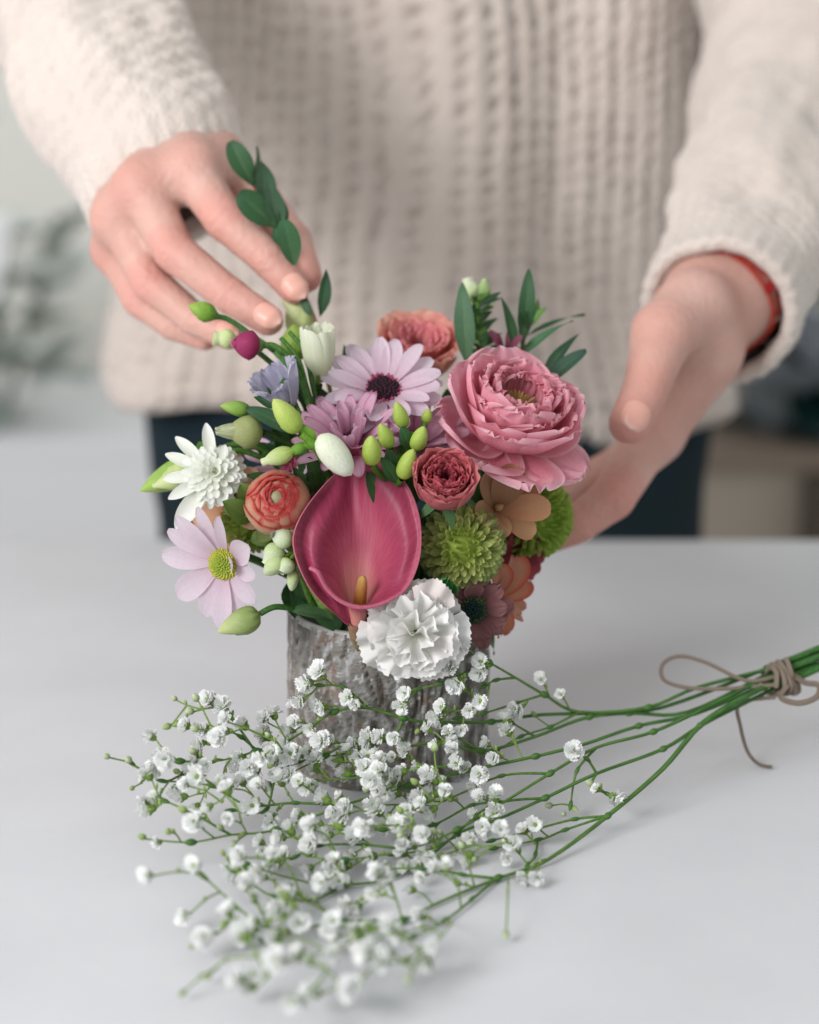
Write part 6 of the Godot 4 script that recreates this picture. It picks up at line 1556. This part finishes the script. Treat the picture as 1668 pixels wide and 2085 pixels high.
	stem(tw, wind, 0.0012, 0.0012, M.twine, hemp, hemp, "winding")
	stem(tw, [knot + Vector3(-0.002, 0.003, 0.004), Vector3(0.1478, 0.0394, 0.012), Vector3(0.1316, 0.0447, 0.004), Vector3(0.1202, 0.0464, 0), Vector3(0.1124, 0.0435, 0.002), Vector3(0.1122, 0.0383, 0.008), Vector3(0.122, 0.0361, 0.012), Vector3(0.1389, 0.0364, 0.014), knot + Vector3(-0.003, 0.0, 0.007)], 0.0009, 0.0009, M.twine, hemp, hemp, "bow_loop")
	stem(tw, [knot + Vector3(0.001, 0.0, 0.008), Vector3(0.1624, 0.0331, 0.016), Vector3(0.1691, 0.0319, 0.02), Vector3(0.1773, 0.0339, 0.018), Vector3(0.1793, 0.038, 0.014), Vector3(0.1737, 0.0384, 0.012), knot + Vector3(0.004, 0.004, 0.007)], 0.0013, 0.0013, M.twine, hemp, hemp, "bow_loop")
	stem(tw, [knot + Vector3(-0.004, -0.006, 0.007), Vector3(0.1445, 0.0303, 0.016), Vector3(0.145, 0.0201, 0.018), Vector3(0.1499, 0.006, 0.012), Vector3(0.1543, 0.0018, 0.0164), Vector3(0.1597, 0.0014, 0.0187)], 0.0009, 0.0008, M.twine, hemp, hemp * 0.8, "loose_end")

# ---------------------------------------------------------------- everything
func _ready() -> void:
	rng.seed = 4711
	noise.seed = 11; noise.frequency = 0.012; noise.fractal_octaves = 3
	fine.seed = 12; fine.frequency = 0.02; fine.fractal_octaves = 3

	var cam := Camera3D.new()
	cam.name = "camera"
	add_child(cam)
	cam.position = Vector3(0, 0.307, 0.725)
	cam.rotation_degrees = Vector3(-15, 0, 0)
	cam.near = 0.05
	cam.far = 20.0
	var lens := CameraAttributesPhysical.new()
	lens.frustum_focal_length = 50.0
	lens.frustum_focus_distance = 0.705
	lens.exposure_aperture = 3.1
	cam.attributes = lens
	cam.projection = Camera3D.PROJECTION_FRUSTUM
	cam.size = 2.0 * 0.05 * 1042.5 / 3519.0
	cam.frustum_offset = Vector2.ZERO
	cam.keep_aspect = Camera3D.KEEP_HEIGHT
	cam.current = true

	var we := WorldEnvironment.new()
	we.name = "surroundings"
	var env := Environment.new()
	env.background_mode = Environment.BG_COLOR
	env.background_color = Color(0.49, 0.512, 0.515).linear_to_srgb()
	env.tonemap_mode = Environment.TONE_MAPPER_LINEAR
	env.tonemap_exposure = 1.45
	env.sdfgi_enabled = true
	env.ssao_enabled = true
	env.ssil_enabled = true
	we.environment = env
	add_child(we)

	var day := AreaLight3D.new()
	day.name = "window_daylight"
	day.area_size = Vector2(0.9, 0.9)
	day.light_color = Color(1.0, 0.985, 0.99)
	day.light_energy = 2.45
	day.shadow_enabled = true
	day.set("area_normalize_energy", true)
	day.set("area_range", 8.0)
	add_child(day)
	day.transform = Transform3D(Basis(Vector3.UP, -0.87), Vector3(-1.15, 0.95, 1.145))

	make_materials()
	build_setting()
	build_person()
	build_cup()
	build_calla()
	build_big_ranunculus()
	build_rose()
	build_red_ranunculus()
	build_daisies()
	build_pompons()
	build_carnation()
	build_others()
	build_buds()
	build_greens()
	build_baby_breath()
